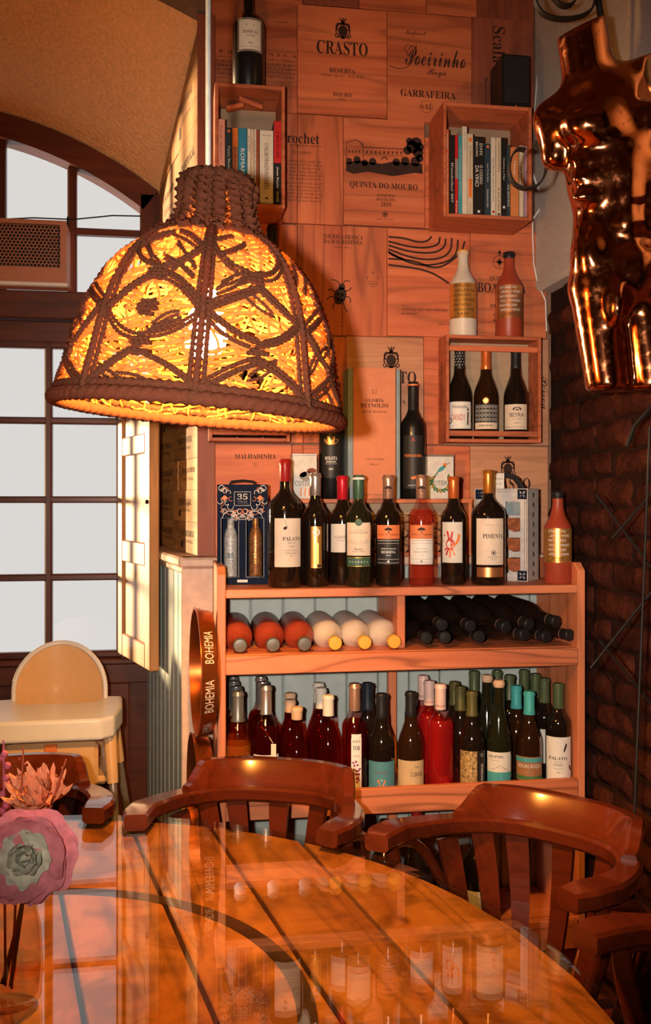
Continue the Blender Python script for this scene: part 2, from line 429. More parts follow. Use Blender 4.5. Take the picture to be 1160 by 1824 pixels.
# shutter leaf folded into the recess
sh = thing('window_shutter', 'tall panelled wooden shutter standing open beside the window panes', 'shutter')
p0 = Vector((-.183, 3.462, 0)); p1 = Vector((-.062, 3.075, 0)); dx = (p1-p0).length; sd = (p1-p0).normalized()
sh.location = p0; sh.rotation_euler = (0, 0, math.atan2(sd.y, sd.x))
z0s, z1s = .905, 2.0
def sb(name, x0, x1, z0, z1, t0=-.016, t1=.016, c=.004): return MB().cbox(x0, x1, t0, t1, z0, z1, c).build(name, 'shutter_wood', sh)
sb('stile', 0, .06, z0s, z1s); sb('stile', dx-.06, dx, z0s, z1s)
zr = [(z0s, .985), (1.235, 1.31), (1.60, 1.665), (1.93, z1s)]
for a, b in zr: sb('rail', .06, dx-.06, a, b)
for k in range(3): sb('panel', .058, dx-.058, zr[k][1]-.004, zr[k+1][0]+.004, -.006, .006)
MB().tube([(dx-.01,-.02,1.44),(dx+.012,-.03,1.44),(dx+.02,-.03,1.445)], [.004,.004,.006], 8).build('latch', 'iron', sh, smooth=40)
for zz in (1.05, 1.75): MB().lathe([(.006,-.03),(.006,.03)], 8, Matrix.Translation((-.006,0,zz))).build('hinge', 'iron', sh)

# ---------------------------------------------------------------- dado with its ledge (recess side and back wall)
DZ = 1.285
dado = struct(bpy.data.objects.new('trim_1', None)); col.objects.link(dado)
off = .075
# frame along the recess cheek: direction from window to room
ex = Vector((ret(YB)-ret(YW), YB-YW, 0)).normalized(); nx = Vector((ex.y, -ex.x, 0))  # nx points to -x side?
if nx.x > 0: nx = -nx
def cheekM():
    return Matrix(((ex.x, nx.x, 0, ret(YW)), (ex.y, nx.y, 0, YW), (0, 0, 1, 0), (0, 0, 0, 1)))
CM = cheekM(); LEN = Vector((ret(YB)-ret(YW), YB-YW, 0)).length
cx_end = LEN + .03
bw = .074; k = 0; x = .06
MB().box(0, cx_end, .0, .055, 0, DZ-.03, CM).build('backing', 'dado', dado)
while x < cx_end - .02:
    MB().cbox(x+.002, min(x+bw, cx_end)-.002, .05, .066, 0, DZ-.03, .004, CM).build('board', 'dado', dado); x += bw
MB().cbox(.0, cx_end+.012, 0, .085, DZ-.028, DZ, .006, CM).build('ledge', 'dado_cap', dado)
MB().cbox(.0, cx_end+.004, 0, .072, DZ-.05, DZ-.027, .006, CM).build('moulding', 'dado_cap', dado)
# back wall part: boards run behind the shelves
xa = .03; yd = YB - .055
MB().box(xa, XR, yd+.01, YB, 0, DZ-.03).build('backing', 'dado', dado)
x = xa
while x < XR:
    MB().cbox(x+.0015, min(x+.094, XR)-.0015, yd-.006, yd+.012, 0, DZ-.03, .004).build('board', 'dado', dado); x += .094
MB().cbox(xa-.012, XR, yd-.035, YB, DZ-.028, DZ, .006).build('ledge', 'dado_cap', dado)
MB().cbox(xa-.01, .115, yd-.018, yd-.004, 0, DZ-.03, .003).build('corner_board', 'dado_cap', dado)
# floor-level room behind camera needs no furniture
# ================================================================== round table
TC = Vector((-.326, 1.235, 0)); TR = .923; TZ = .76
tb = thing('round_table', 'large round plank table under a clear glass top', 'table', TC)
ang = R(10.5)     # plank direction, turned from y
PM = Matrix.Rotation(ang, 4, 'Z')
Rw = TR - .012; edges_u = [-.92, -.76, -.60, -.43, -.27, -.105, .052, .218, .385, .545, .70, .92]
tb_wood = []
for a, b in zip(edges_u[:-1], edges_u[1:]):
    a2, b2 = max(a+.004, -Rw+.004), min(b-.004, Rw-.004)
    us = np.linspace(a2, b2, 9)
    poly = [(u, -math.sqrt(Rw*Rw-u*u)) for u in us] + [(u, math.sqrt(Rw*Rw-u*u)) for u in us[::-1]]
    o = MB().slab(poly, TZ-.042, TZ-.0095).build('plank', 'table_wood', tb); o.rotation_euler = (0, 0, ang); bevel(o, .002, 1)
MB().slab([(math.cos(t)*(Rw-.03), math.sin(t)*(Rw-.03)) for t in np.linspace(0, 2*math.pi, 64, endpoint=False)], TZ-.07, TZ-.043).build('underboard', 'gap_dark', tb)
rc = Vector((.065, .085)); vs_ = []; fs_ = []; N = 72
for i in range(N):
    t = 2*math.pi*i/N
    for r in (.427, .455):
        for z in (TZ-.0098, TZ-.0086): vs_.append((rc.x+r*math.cos(t), rc.y+r*math.sin(t), z))
for i in range(N):
    a = i*4; b = ((i+1)%N)*4; fs_ += [(a+1,b+1,b+3,a+3),(a,a+1,b+1,b)[::-1],(a+2,a+3,b+3,b+2)]
plain('ring_dark', (.07, .030, .014), .8, var=.4, scale=12, spec=.05)
MB().add(vs_, fs_).build('groove_ring', 'ring_dark', tb)  # groove shown as a flat ring, its darkness put into the colour
g = MB().lathe([(0, TZ-.0085),(TR-.004, TZ-.0085),(TR, TZ-.006),(TR, TZ-.002),(TR-.003, TZ),(0, TZ)], 128).build('glass_top', 'table_glass', tb, smooth=30)
MB().lathe([(.40,.03),(.36,.06),(.33,.1),(.33,.62),(.36,.66),(.42,TZ-.07)], 32).build('drum', 'frame_wood', tb, smooth=40)
MB().lathe([(.62,0),(.62,.03),(.60,.035),(0,.035)], 48).build('base', 'frame_wood', tb, smooth=30)
# ================================================================== macrame pendant lamp
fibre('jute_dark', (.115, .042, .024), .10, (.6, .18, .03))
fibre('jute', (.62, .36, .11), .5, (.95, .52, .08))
LD = 1.65
lc = pd(355, 733, LD)
lamp = thing('pendant_lamp', 'knotted macrame pendant lamp glowing over the round table', 'lamp')
LM = Matrix.Translation(lc) @ Matrix.Rotation(R(4.8), 4, FW) @ Matrix.Rotation(-TH + R(4), 4, 'Z') @ Matrix.Scale(.92, 4)
lamp.matrix_world = LM
PR = [(0,.262),(.03,.256),(.085,.244),(.15,.230),(.20,.212),(.25,.186),(.29,.152),(.315,.115),(.325,.082),(.345,.072),(.43,.060)]
def prof(h): return float(np.interp(h, [p[0] for p in PR], [p[1] for p in PR]))
def S(th, h, o=0): r = prof(h)+o; return (r*math.sin(th), -r*math.cos(th), h)
lr = random.Random(3)
def path(th0, h0, th1, h1, n=8, bow=0, o=0, ph=0, wob=0):
    return [S(th0+(th1-th0)*k, h0+(h1-h0)*k + bow*math.sin(math.pi*k) + wob*math.sin(9*k+ph), o) for k in np.linspace(0, 1, n)]
def rope(m, pts, r, pitch, n=6, amp=.28):
    # resample
    P = np.array([tuple(p) for p in pts]); d = np.r_[0, np.cumsum(np.linalg.norm(np.diff(P, axis=0), axis=1))]
    k = max(3, int(d[-1] / (pitch/4.3)))
    s = np.linspace(0, d[-1], k); Q = np.c_[[np.interp(s, d, P[:,i]) for i in range(3)]].T
    m.tube([tuple(q) for q in Q], r, n, twist=pitch, amp=amp)
NP = 8; dth = 2*math.pi/NP; t0 = R(2)
for p in range(NP):
    th = t0 + p*dth
    m = MB(); rope(m, [S(th, h, .007) for h in np.linspace(.0, .325, 24)], .0062, .012, 8, .25)
    rope(m, [S(th+.045, h, .003) for h in np.linspace(.0, .325, 24)], .0042, .010, 6); rope(m, [S(th-.045, h, .003) for h in np.linspace(.0, .325, 24)], .0042, .010, 6)
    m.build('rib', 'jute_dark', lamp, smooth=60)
    a, b = th, th+dth; mid = (a+b)/2
    m = MB()
    j = lambda k=.010: lr.uniform(-k, k)
    for h0, hm in ((.022,.078),(.150,.090),(.152,.205),(.262,.216),(.262,.292)):
        if lr.random() < .12: continue
        sgn = 1 if hm > h0 else -1; bw_ = sgn*lr.uniform(-.004, .016)
        for (ea, eb) in ((a, mid), (b, mid)):
            ha, hb = h0+j(), hm+j()
            n = lr.choice((2, 3, 3))
            for q in range(n):
                rope(m, path(ea, ha-sgn*q*.0085, eb+j(.06), hb-sgn*q*.006, 9, bow=bw_, o=.004+.002*(q%2)), lr.uniform(.0030, .0040), .0095)
    for _q in range(9):
        ha, hb = lr.uniform(.03, .29), 0; hb = ha+lr.choice((-1, 1))*lr.uniform(.02, .05); ta = a+dth*lr.uniform(.05, .6); tb_ = ta+dth*lr.uniform(.2, .38)
        hb = min(.30, max(.02, hb))
        for q in range(2): rope(m, path(ta, ha-q*.007, tb_, hb-q*.005, 7, bow=lr.uniform(-.008, .008), o=.003), lr.uniform(.0026, .0034), .009)
    for hk in (.080, .148, .212):
        if lr.random() < .25: continue
        for q in range(4):
            hh = hk-.012+.0075*q+j(.003); w = dth*(.14 if q in (0,3) else .2)
            rope(m, path(mid-w/2, hh, mid+w/2, hh+j(.004), 5, o=.007), .0040, .0095)
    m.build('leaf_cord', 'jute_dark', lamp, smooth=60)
    m = MB(); h = .012
    while h < .318:
        for half in (0, 1):
            e0, e1 = (a+.03, mid) if half == 0 else (mid, b-.03)
            zone = int(h/.045) + half + p
            sl = (.022 if zone % 2 else -.022)
            ka = 0 if lr.random() < .75 else lr.uniform(.1, .4); kb = 1 if lr.random() < .75 else lr.uniform(.6, .9)
            if lr.random() < .06: continue
            pa, pb = e0+(e1-e0)*ka, e0+(e1-e0)*kb
            hh = lambda k: min(.322, max(.006, h + sl*(k-.5)))
            m.tube(path(pa, hh(ka), pb, hh(kb), 9, o=lr.uniform(-.004, .002), ph=lr.uniform(0, 6), wob=.0016), lr.uniform(.0028, .0040), 5, twist=.009, amp=.3)
        h += .0096
    for q in range(5):
        th_ = a + dth*(q+.5)/5.0
        hs = np.linspace(.01, .32, 40); ph = lr.uniform(0, 6)
        m.tube([S(th_+.05*math.sin(hh*60+ph), hh, -.004) for hh in hs], .0026, 5)
    tag(m.build('netting', 'jute', lamp, smooth=0), kind='stuff')
m = MB(); rope(m, [S(t, .0, .004) for t in np.linspace(0, 2*math.pi, 120)], .0125, .02, 10, .16)
rope(m, [S(t, .018, .003) for t in np.linspace(0, 2*math.pi, 120)], .0075, .016, 8, .2)
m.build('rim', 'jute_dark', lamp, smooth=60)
m = MB()
for q in range(13):
    th = 2*math.pi*q/13 + .1
    rope(m, [S(th+.05*math.sin(h*40+q), h, .004*math.sin(h*70+q)) for h in np.linspace(.315, .432, 16)], .0125, .014, 8, .3)
for q in range(13):
    th = 2*math.pi*q/13 + .34
    if q in (0, 11): continue
    rope(m, [S(th, h, -.004) for h in np.linspace(.315, .428, 12)], .0075, .011, 7, .3)
rope(m, [S(t, .43, -.002) for t in np.linspace(0, 2*math.pi, 60)], .012, .018, 8, .3)
rope(m, [S(t, .325, .004) for t in np.linspace(0, 2*math.pi, 60)], .008, .016, 8, .3)
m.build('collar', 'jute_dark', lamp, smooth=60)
inv = LM.inverted()
ctop = pd(371, 722, LD); ctop.z = ZC; 
cb = inv @ (LM @ Vector((0, 0, .40)));
MB().tube([inv @ ctop, inv @ Vector((ctop.x, ctop.y, (LM @ Vector((0,0,.46))).z)), (0,0,.43), (0,0,.27)], .0052, 10).build('cord', 'cable_white', lamp, smooth=40)
plain('bakelite', (.05, .04, .035), .4)
MB().lathe([(.0,.285),(.018,.285),(.021,.27),(.021,.235),(.017,.228),(0,.228)], 20).build('bulb_holder', 'bakelite', lamp, smooth=40)
m_, t_, b_, o_ = nt('bulb_glow'); t_.nodes.remove(b_); em = t_.nodes.new('ShaderNodeEmission')
em.inputs[0].default_value = (1, .46, .085, 1); em.inputs[1].default_value = 1150; t_.links.new(em.outputs[0], o_.inputs[0])
MB().lathe([(.0,.100),(.020,.103),(.036,.119),(.043,.145),(.039,.17),(.024,.20),(.015,.218),(.013,.229)], 24).build('bulb', 'bulb_glow', lamp, smooth=60)
# ================================================================== flat print: lettering and drawn marks
_tc = {}
def _style(s, st):
    U = {'serif': (0x1D400, 0x1D41A, 0x1D7CE), 'script': (0x1D4D0, 0x1D4EA, 0x1D7CE), 'ital': (0x1D434, 0x1D44E, None), 'bital': (0x1D468, 0x1D482, 0x1D7CE)}.get(st)
    if not U: return s
    o = ''
    for c in s:
        if 'A' <= c <= 'Z': o += chr(U[0]+ord(c)-65)
        elif 'a' <= c <= 'z': o += '\u210e' if (st == 'ital' and c == 'h') else chr(U[1]+ord(c)-97)
        elif c.isdigit() and U[2]: o += chr(U[2]+ord(c)-48)
        else: o += c
    return o
def text2d(s, st='sans', res=2):
    k = (s, st)
    if k not in _tc:
        cu = bpy.data.curves.new('t', 'FONT'); cu.body = _style(s, st); cu.resolution_u = res; cu.size = 1
        o = bpy.data.objects.new('t', cu); me = o.to_mesh()
        V = np.zeros(len(me.vertices)*3); me.vertices.foreach_get('co', V); V = V.reshape(-1, 3)[:, :2].copy()
        F = [tuple(p.vertices) for p in me.polygons]
        if len(V): lo = V.min(0); hi = V.max(0); V -= (lo+hi)/2
        else: lo = hi = np.zeros(2)
        _tc[k] = (V, F, (hi-lo)); o.to_mesh_clear(); bpy.data.objects.remove(o); bpy.data.curves.remove(cu)
    return _tc[k]
class Decal:
    """collects 2D print per ink, in metres, x right and y up"""
    def __init__(s): s.d = {}
    def _a(s, ink, V, F):
        m = s.d.setdefault(ink, ([], [])); b = len(m[0]); m[0].extend([(float(p[0]), float(p[1])) for p in V]); m[1].extend([tuple(i+b for i in f) for f in F])
        return s
    def text(s, t, x, y, h=None, w=None, st='serif', ink='ink', rot=0, arc=0):
        V, F, d = text2d(t, st)
        if not len(V): return s
        if w and h: V = V * np.array([w/d[0], h/d[1]])
        elif w: V = V * (w/d[0])
        else: V = V * (h/max(d[1], 1e-6))
        if rot: c, q = math.cos(R(rot)), math.sin(R(rot)); V = V @ np.array([[c, q], [-q, c]])
        return s._a(ink, V + np.array([x, y]), F)
    def rect(s, x0, x1, y0, y1, ink='ink', n=1):
        xs = np.linspace(x0, x1, n+1); V = [(x, y0) for x in xs] + [(x, y1) for x in xs]
        return s._a(ink, V, [(i, i+1, n+2+i, n+1+i) for i in range(n)])
    def poly(s, pts, ink='ink'): return s._a(ink, pts, [tuple(range(len(pts)))])
    def disc(s, x, y, r, ink='ink', n=16, ry=None, rot=0):
        ry = ry or r; c, q = math.cos(R(rot)), math.sin(R(rot))
        P = [(r*math.cos(a), ry*math.sin(a)) for a in np.linspace(0, 2*math.pi, n, endpoint=False)]
        return s.poly([(x+c*p-q*k, y+q*p+c*k) for p, k in P], ink)
    def ring(s, x, y, r, w, ink='ink', n=24, a0=0, a1=360):
        A = np.radians(np.linspace(a0, a1, n+1)); V = []
        for a in A: V += [(x+(r-w/2)*math.cos(a), y+(r-w/2)*math.sin(a)), (x+(r+w/2)*math.cos(a), y+(r+w/2)*math.sin(a))]
        return s._a(ink, V, [(2*i, 2*i+1, 2*i+3, 2*i+2)[::-1] for i in range(n)])
    def line(s, pts, w, ink='ink', smooth=0):
        P = np.array(pts, float)
        for _ in range(smooth):
            Q = [P[0]]
            for i in range(len(P)-1): Q += [P[i]*.75+P[i+1]*.25, P[i]*.25+P[i+1]*.75]
            P = np.array(Q+[P[-1]])
        V = []; n = len(P)
        for i in range(n):
            t = P[min(i+1, n-1)]-P[max(i-1, 0)]; t = t/(np.linalg.norm(t)+1e-9); nn = np.array([-t[1], t[0]])*w/2
            V += [P[i]-nn, P[i]+nn]
        return s._a(ink, V, [(2*i, 2*i+2, 2*i+3, 2*i+1) for i in range(n-1)])
    def lines_of_text(s, x0, x1, y, dy, n, h, ink='ink', seed=1, words=None, st='sans'):
        r = random.Random(seed); W = words or 'a very made for your hands and anxiety the wine of our land you would be this rich to be'.split()
        for k in range(n):
            t = ' '.join(r.choice(W) for _ in range(r.randint(4, 6))).upper()
            s.text(t, (x0+x1)/2, y-k*dy, h=h, w=(x1-x0)*r.uniform(.88, 1), st=st, ink=ink)
        return s
    def crest(s, x, y, h, ink='ink'):
        u = h/2
        s.disc(x, y-.25*u, .46*u, ink, 14, .56*u); s.ring(x, y-.2*u, .66*u, .12*u, ink, 18)
        for k in (-1, 1):
            s.line([(x+k*.1*u, y+.35*u), (x+k*.5*u, y+.5*u), (x+k*.66*u, y+.15*u), (x+k*.5*u, y-.2*u)], .13*u, ink, 2)
            s.line([(x+k*.3*u, y-.75*u), (x+k*.65*u, y-.9*u), (x+k*.75*u, y-.55*u)], .1*u, ink, 2)
            s.line([(x, y+.55*u), (x+k*.22*u, y+.75*u), (x+k*.3*u, y+.98*u)], .09*u, ink, 1)
        s.disc(x, y+.52*u, .2*u, ink, 10); s.line([(x-.2*u, y+.72*u), (x+.2*u, y+.9*u)], .08*u, ink); s.line([(x, y+.5*u), (x, y+u)], .09*u, ink)
        s.rect(x-.16*u, x+.16*u, y-.98*u, y-.8*u, ink)
        return s
    def emit(s, f, parent, name='lettering'):
        for ink, (V, F) in s.d.items():
            m = MB(); m.v = [tuple(f(x, y)) for x, y in V]; m.f = F; m.build(name, ink, parent)
def flat(o, ex_, ez_, eps=0):
    o, ex_, ez_ = Vector(o), Vector(ex_), Vector(ez_); n = ex_.cross(ez_)
    return lambda x, y: o + ex_*x + ez_*y + n*eps
def cyl(r, z0, a0=0):   # wraps around an upright body, print facing local -Y
    return lambda x, y: (r*math.sin(x/r+a0), -r*math.cos(x/r+a0), z0+y)
plain('ink_blue', (.02, .10, .14), .6); plain('ink_gold', (.75, .42, .10), .3, metal=.7); plain('ink_white', (.75, .72, .66), .5)
plain('ink_grey', (.28, .25, .22), .6); plain('ink_purple', (.25, .03, .16), .6); plain('ink_teal', (.06, .30, .32), .6)
plain('ink_orange', (.75, .20, .04), .5); plain('ink_crimson', (.5, .02, .02), .5); plain('ink_green', (.05, .16, .05), .6)
# ================================================================== crate lids cladding the back wall
TP = .016                                   # board thickness
YF = YB - TP
def bx2(x0, x1, y0, y1, Y=YF):
    xm_, ym_ = (x0+x1)/2, (y0+y1)/2
    return py(x0, ym_, Y).x, py(x1, ym_, Y).x, py(xm_, y1, Y).z, py(xm_, y0, Y).z
def lid(x0, x1, y0, y1, mat='crate_wood', split=(), dep=0):
    """one crate lid by its outline in the photograph; split = inner seams"""
    a, b, c, d = bx2(x0, x1, y0, y1); xs = [a] + [py(q, (y0+y1)/2, YF).x for q in split] + [b]; first = None
    for i in range(len(xs)-1):
        o = MB().cbox(xs[i]+.0006, xs[i+1]-.0006, YF-dep, YB, c+.0006, d-.0006, .0012).build('crate_lid', mat, wb)
        first = first or o
    D = Decal(); return first, D, (a+b)/2, (c+d)/2, b-a, d-c, YF-dep
PXM = 1700/2.86
def ux(px, y, L): return py(px, y, L[6]).x - L[2]
def uz(px, y, L): return py(px, y, L[6]).z - L[3]
def at(L, px, y): q = py(px, y, L[6]); return q.x-L[2], q.z-L[3]
def fin(L): L[1].emit(flat((L[2], L[6]-.0006, L[3]), (1,0,0), (0,0,1)), L[0])
def T(L, t, px, y, wpx=None, hpx=None, st='serif', ink='ink', rot=0):
    x, z = at(L, px, y); L[1].text(t, x, z, w=wpx/PXM if wpx else None, h=hpx/PXM if hpx else None, st=st, ink=ink, rot=rot)
# top strip
for x0, x1, y1 in ((377, 540, 3), (540, 640, 10), (640, 760, 19), (760, 850, 27), (850, 952, 34)):
    fin(lid(x0, x1, -75, y1, 'crate_wood_red' if x0 in (850, 540) else 'crate_wood'))
# row 1
L = lid(377, 530, 1, 197); T(L, 'A  R  Q  U  I  T  Ó  N  I  C  A', 452, 95, wpx=150, hpx=7)
for k in range(5): T(L, ['A VINHA QUE NOS FAZ VER A TERRA', 'SER NA ORIGEM E DAR LUGAR A ELA', 'TERRA DE PEDRA E DE FUTURO', 'QUE TRANSFORMA E NUNCA ESQUECE', 'A NOBREZA DE PORTUGAL'][k], 452, 105+k*7.4, wpx=148, hpx=4.2, st='sans')
L[1].line([at(L, 490, 40), at(L, 512, 40)], .0015); fin(L)
L = lid(530, 690, 13, 206); x, z = at(L, 611, 51); L[1].crest(x, z, 38/PXM)
T(L, 'CRASTO', 610, 86, wpx=92, hpx=24); T(L, 'RESERVA', 610, 126, wpx=46, hpx=8.5); T(L, 'VINHAS VELHAS · OLD VINES', 610, 135.5, wpx=78, hpx=5, st='sans')
T(L, 'DOURO', 610, 169, wpx=33, hpx=7); T(L, 'D.O.C.', 610, 177, wpx=14, hpx=3.5); fin(L)
L = lid(690, 841, 25, 218); T(L, 'Niepoort', 740, 60, wpx=40, hpx=12, st='script')
T(L, 'Poeirinho', 776, 102, wpx=112, hpx=34, st='script'); T(L, 'Baga', 778, 131, wpx=36, hpx=17, st='script')
L[1].line([at(L, *p) for p in ((735, 82), (722, 80), (720, 92), (731, 96))], .0018, smooth=3)
L[1].line([at(L, *p) for p in ((742, 80), (738, 105), (726, 122), (706, 122), (694, 117))], .0022, smooth=3)
T(L, 'GARRAFEIRA', 763, 168, wpx=102, hpx=13); T(L, '20', 752, 190, hpx=5); T(L, '12', 763, 190, hpx=8)
x, z = at(L, 760, 190); L[1].ring(x, z, 11/PXM, .001); fin(L)
L = lid(841, 952, 33, 250, 'crate_wood_red'); T(L, 'Scala Coeli', 889, 117, wpx=142, hpx=24, rot=-90); T(L, 'Reserva', 866, 160, wpx=44, hpx=6, rot=-90); fin(L)
# row 2
fin(lid(377, 503, 198, 396, 'crate_wood_z'))
L = lid(503, 612, 204, 399, 'crate_wood_z', split=(530,)); T(L, 'Crochet', 533, 246, wpx=72, hpx=19)
T(L, 'A RECIPE BY HANDS', 545, 260, wpx=56, hpx=3, st='sans'); x, z = at(L, 531, 260); L[1].ring(x, z, 3/PXM, .0012)
T(L, 'DO LIRIO', 537, 272, wpx=34, hpx=5, st='sans')
x, z = at(L, 543, 288); L[1].lines_of_text(x-32/PXM, x+32/PXM, z, 6.1/PXM, 6, 3.3/PXM, seed=4)
x, z = at(L, 543, 327); L[1].lines_of_text(x-32/PXM, x+32/PXM, z, 6.1/PXM, 6, 3.3/PXM, seed=9); fin(L)
L = lid(612, 757, 212, 403)
pp = lambda *P: [at(L, *p) for p in P]
L[1].poly(pp((617,305),(616,290),(640,286),(680,292),(700,288),(752,292),(753,310),(740,308),(700,314),(655,306),(630,310)))       # garden in front
for bx_, by_, br in ((622,287,6),(636,285,7),(650,290,6),(664,288,7),(706,289,7),(722,287,8),(740,288,9),(748,282,7)): x, z = at(L, bx_, by_); L[1].disc(x, z, br/PXM, n=9)
for bx_, by_, br in ((735,262,12),(745,272,10),(726,268,8),(742,254,10),(730,252,7),(748,262,8)): x, z = at(L, bx_, by_); L[1].disc(x, z, br/PXM, n=9)   # tree
for a_, b_, wd in (((617,254),(633,249),.002),((633,249),(647,256),.0025),((647,262),(722,266),.0022),((650,275),(720,278),.001),((617,254),(617,285),.0018),((647,256),(647,285),.0016),((643,256),(647,262),.003),((619,260),(645,262),.001)): L[1].line(pp(a_, b_), wd)
for k in range(9): x, z = at(L, 654+k*7.6, 271+k*.2); L[1].rect(x-1.2/PXM, x+1.2/PXM, z-2.4/PXM, z+2.4/PXM)
for k in range(4): x, z = at(L, 622+k*6, 270); L[1].rect(x-1/PXM, x+1/PXM, z-2.2/PXM, z+2.2/PXM)
L[1].ring(*at(L, 685, 285), 5/PXM, .003, a0=0, a1=180)
T(L, 'QUINTA DO MOURO', 684, 332, wpx=124, hpx=13); T(L, 'ESTREMOZ', 688, 348, wpx=32, hpx=5); T(L, 'DOURADO', 687, 355.5, wpx=34, hpx=5.5); T(L, '2019', 688, 364, wpx=18, hpx=8)
L[1].ring(*at(L, 686, 382), 4.4/PXM, .0022); L[1].disc(*at(L, 686, 382), 2.4/PXM); T(L, 'QUINTA DO MOURO', 686, 391, wpx=32, hpx=2.8, st='sans'); fin(L)
fin(lid(757, 952, 250, 411))
# row 3
fin(lid(372, 530, 397, 597, 'crate_wood_z', split=(450,)))
L = lid(530, 690, 402, 598, 'crate_wood_z', split=(610,)); T(L, 'TOURIGA FRANCA', 611, 422, wpx=72, hpx=7.5); T(L, 'DA MALHADINHA', 611, 431, wpx=70, hpx=7.5); T(L, 'VINHO TINTO', 611, 441, wpx=32, hpx=2.6, st='sans')
x, z = at(L, 606, 527); q = 1/PXM    # beetle
L[1].disc(x, z, 11*q, 'ink', 14, 16*q, rot=-15); L[1].disc(x+3*q, z+16*q, 6*q)
for dx_, dz_ in ((-3,-6),(3,-7),(-4,4),(4,3)): L[1].disc(x+dx_*q, z+dz_*q-.001, 2.2*q, 'crate_wood_z', 8)
for pts in (((-8,6),(-18,12),(-22,8)),((8,8),(17,10),(20,16)),((-9,-2),(-19,-2),(-24,-8)),((9,0),(19,-3),(18,-12)),((-7,-10),(-13,-18),(-12,-24)),((6,-12),(8,-22),(14,-28)),((0,20),(-6,27),(-16,28)),((5,20),(9,28),(18,26))):
    L[1].line([(x+a_*q, z+b_*q) for a_, b_ in pts], 1.8*q, smooth=1)
for tx, ty, w_ in (('M', 663, 486), ('T  F', 663, 494), ('QUINTA DA', 663, 501), ('MALHADINHA', 663, 505), ('NOVA', 663, 509)): pass
T(L, 'M', 664, 486, hpx=4); T(L, 'E', 655, 495, hpx=4); T(L, 'F', 674, 496, hpx=4); T(L, 'QUINTA DA', 664, 502, wpx=18, hpx=2.6, st='sans'); T(L, 'MALHADINHA', 664, 506, wpx=20, hpx=2.6, st='sans'); T(L, 'NOVA', 664, 510, wpx=10, hpx=2.6, st='sans')
T(L, 'ALENTEJO', 611, 574, wpx=14, hpx=2.2, st='sans'); T(L, '2019', 611, 581, wpx=10, hpx=2.2, st='sans'); fin(L)
L = lid(690, 838, 409, 600)
for pts in (((692,422),(720,424),(745,432),(762,430),(769,421)),((692,430),(730,440),(760,442),(782,436),(784,422)),((692,437),(735,450),(775,451),(793,440),(794,425)),((692,444),(740,462),(785,462),(804,447),(805,424)),((692,449),(740,474),(790,470),(814,455),(816,427)),((692,461),(735,463),(780,482),(822,452),(828,430)),((692,472),(745,478),(775,488),(800,505)),((692,448),(699,455),(720,462))):
    L[1].line(pp(*pts), 3.4/PXM, smooth=3)
T(L, 'ANTÓNIA ADELAIDE FERREIRA', 757, 551, wpx=86, hpx=5.5); T(L, 'DOURO DOC', 729, 559, wpx=30, hpx=3.6); T(L, 'Vinhos Finos', 722, 544, wpx=14, hpx=3, st='ital'); T(L, 'Antónia Ferreira', 796, 577, wpx=30, hpx=5, st='script'); fin(L)
L = lid(838, 974, 412, 602); L[1].ring(*at(L, 890, 467), 12/PXM, .0016); x, z = at(L, 890, 467)
for k in range(8): a_ = R(45*k); rr = (11 if k % 2 == 0 else 7)*q; L[1].poly([(x+2*q*math.cos(a_+1.57), z+2*q*math.sin(a_+1.57)), (x-2*q*math.cos(a_+1.57), z-2*q*math.sin(a_+1.57)), (x+rr*math.cos(a_), z+rr*math.sin(a_))])
L[1].line([(x, z+11*q), (x, z+22*q)], 1.4*q); L[1].poly([(x-4*q, z+15*q), (x+4*q, z+15*q), (x, z+22*q)])
T(L, 'QUINTA DA', 896, 497, wpx=50, hpx=10); T(L, 'BOAVISTA', 894, 513, wpx=92, hpx=18); T(L, 'RESERVA', 894, 545, wpx=44, hpx=6); T(L, '2017', 893, 566, wpx=30, hpx=14, st='script'); fin(L)
# row 4
fin(lid(372, 617, 597, 789, 'crate_wood_z', split=(455, 540)))
L = lid(617, 755, 600, 792, 'crate_wood_pale'); x, z = at(L, 697, 637); L[1].crest(x, z, 40/PXM); T(L, 'CRASTO', 697, 672, wpx=92, hpx=22); T(L, 'RESERVA', 700, 715, wpx=46, hpx=8); fin(L)
fin(lid(755, 790, 600, 792)); 
L = lid(790, 978, 602, 793, 'crate_wood_pale'); L[1].ring(*at(L, 838, 686), 24/PXM, .0012); L[1].ring(*at(L, 838, 686), 16/PXM, .001)
T(L, 'HERRING', 838, 667, wpx=30, hpx=5, st='sans'); T(L, 'PORT', 838, 688, wpx=22, hpx=7)
T(L, 'Pessoa', 971, 700, wpx=60, hpx=10, st='script', rot=-90); fin(L)
# row 5
L = lid(372, 520, 791, 1010, 'crate_wood'); T(L, 'MALHADINHA', 455, 813, wpx=72, hpx=8.5); T(L, 'TINTO', 455, 826, wpx=9, hpx=2.4, st='sans'); T(L, '2017', 455, 829.5, wpx=7, hpx=2.4, st='sans'); fin(L)
fin(lid(520, 640, 793, 1010, 'crate_wood', split=(540,))); fin(lid(640, 760, 794, 1010)); fin(lid(760, 838, 794, 1010))
L = lid(838, 977, 795, 1010, 'crate_wood_pale'); x, z = at(L, 905, 831); L[1].crest(x, z, 38/PXM); T(L, 'CRASTO', 905, 862, wpx=86, hpx=22); fin(L)

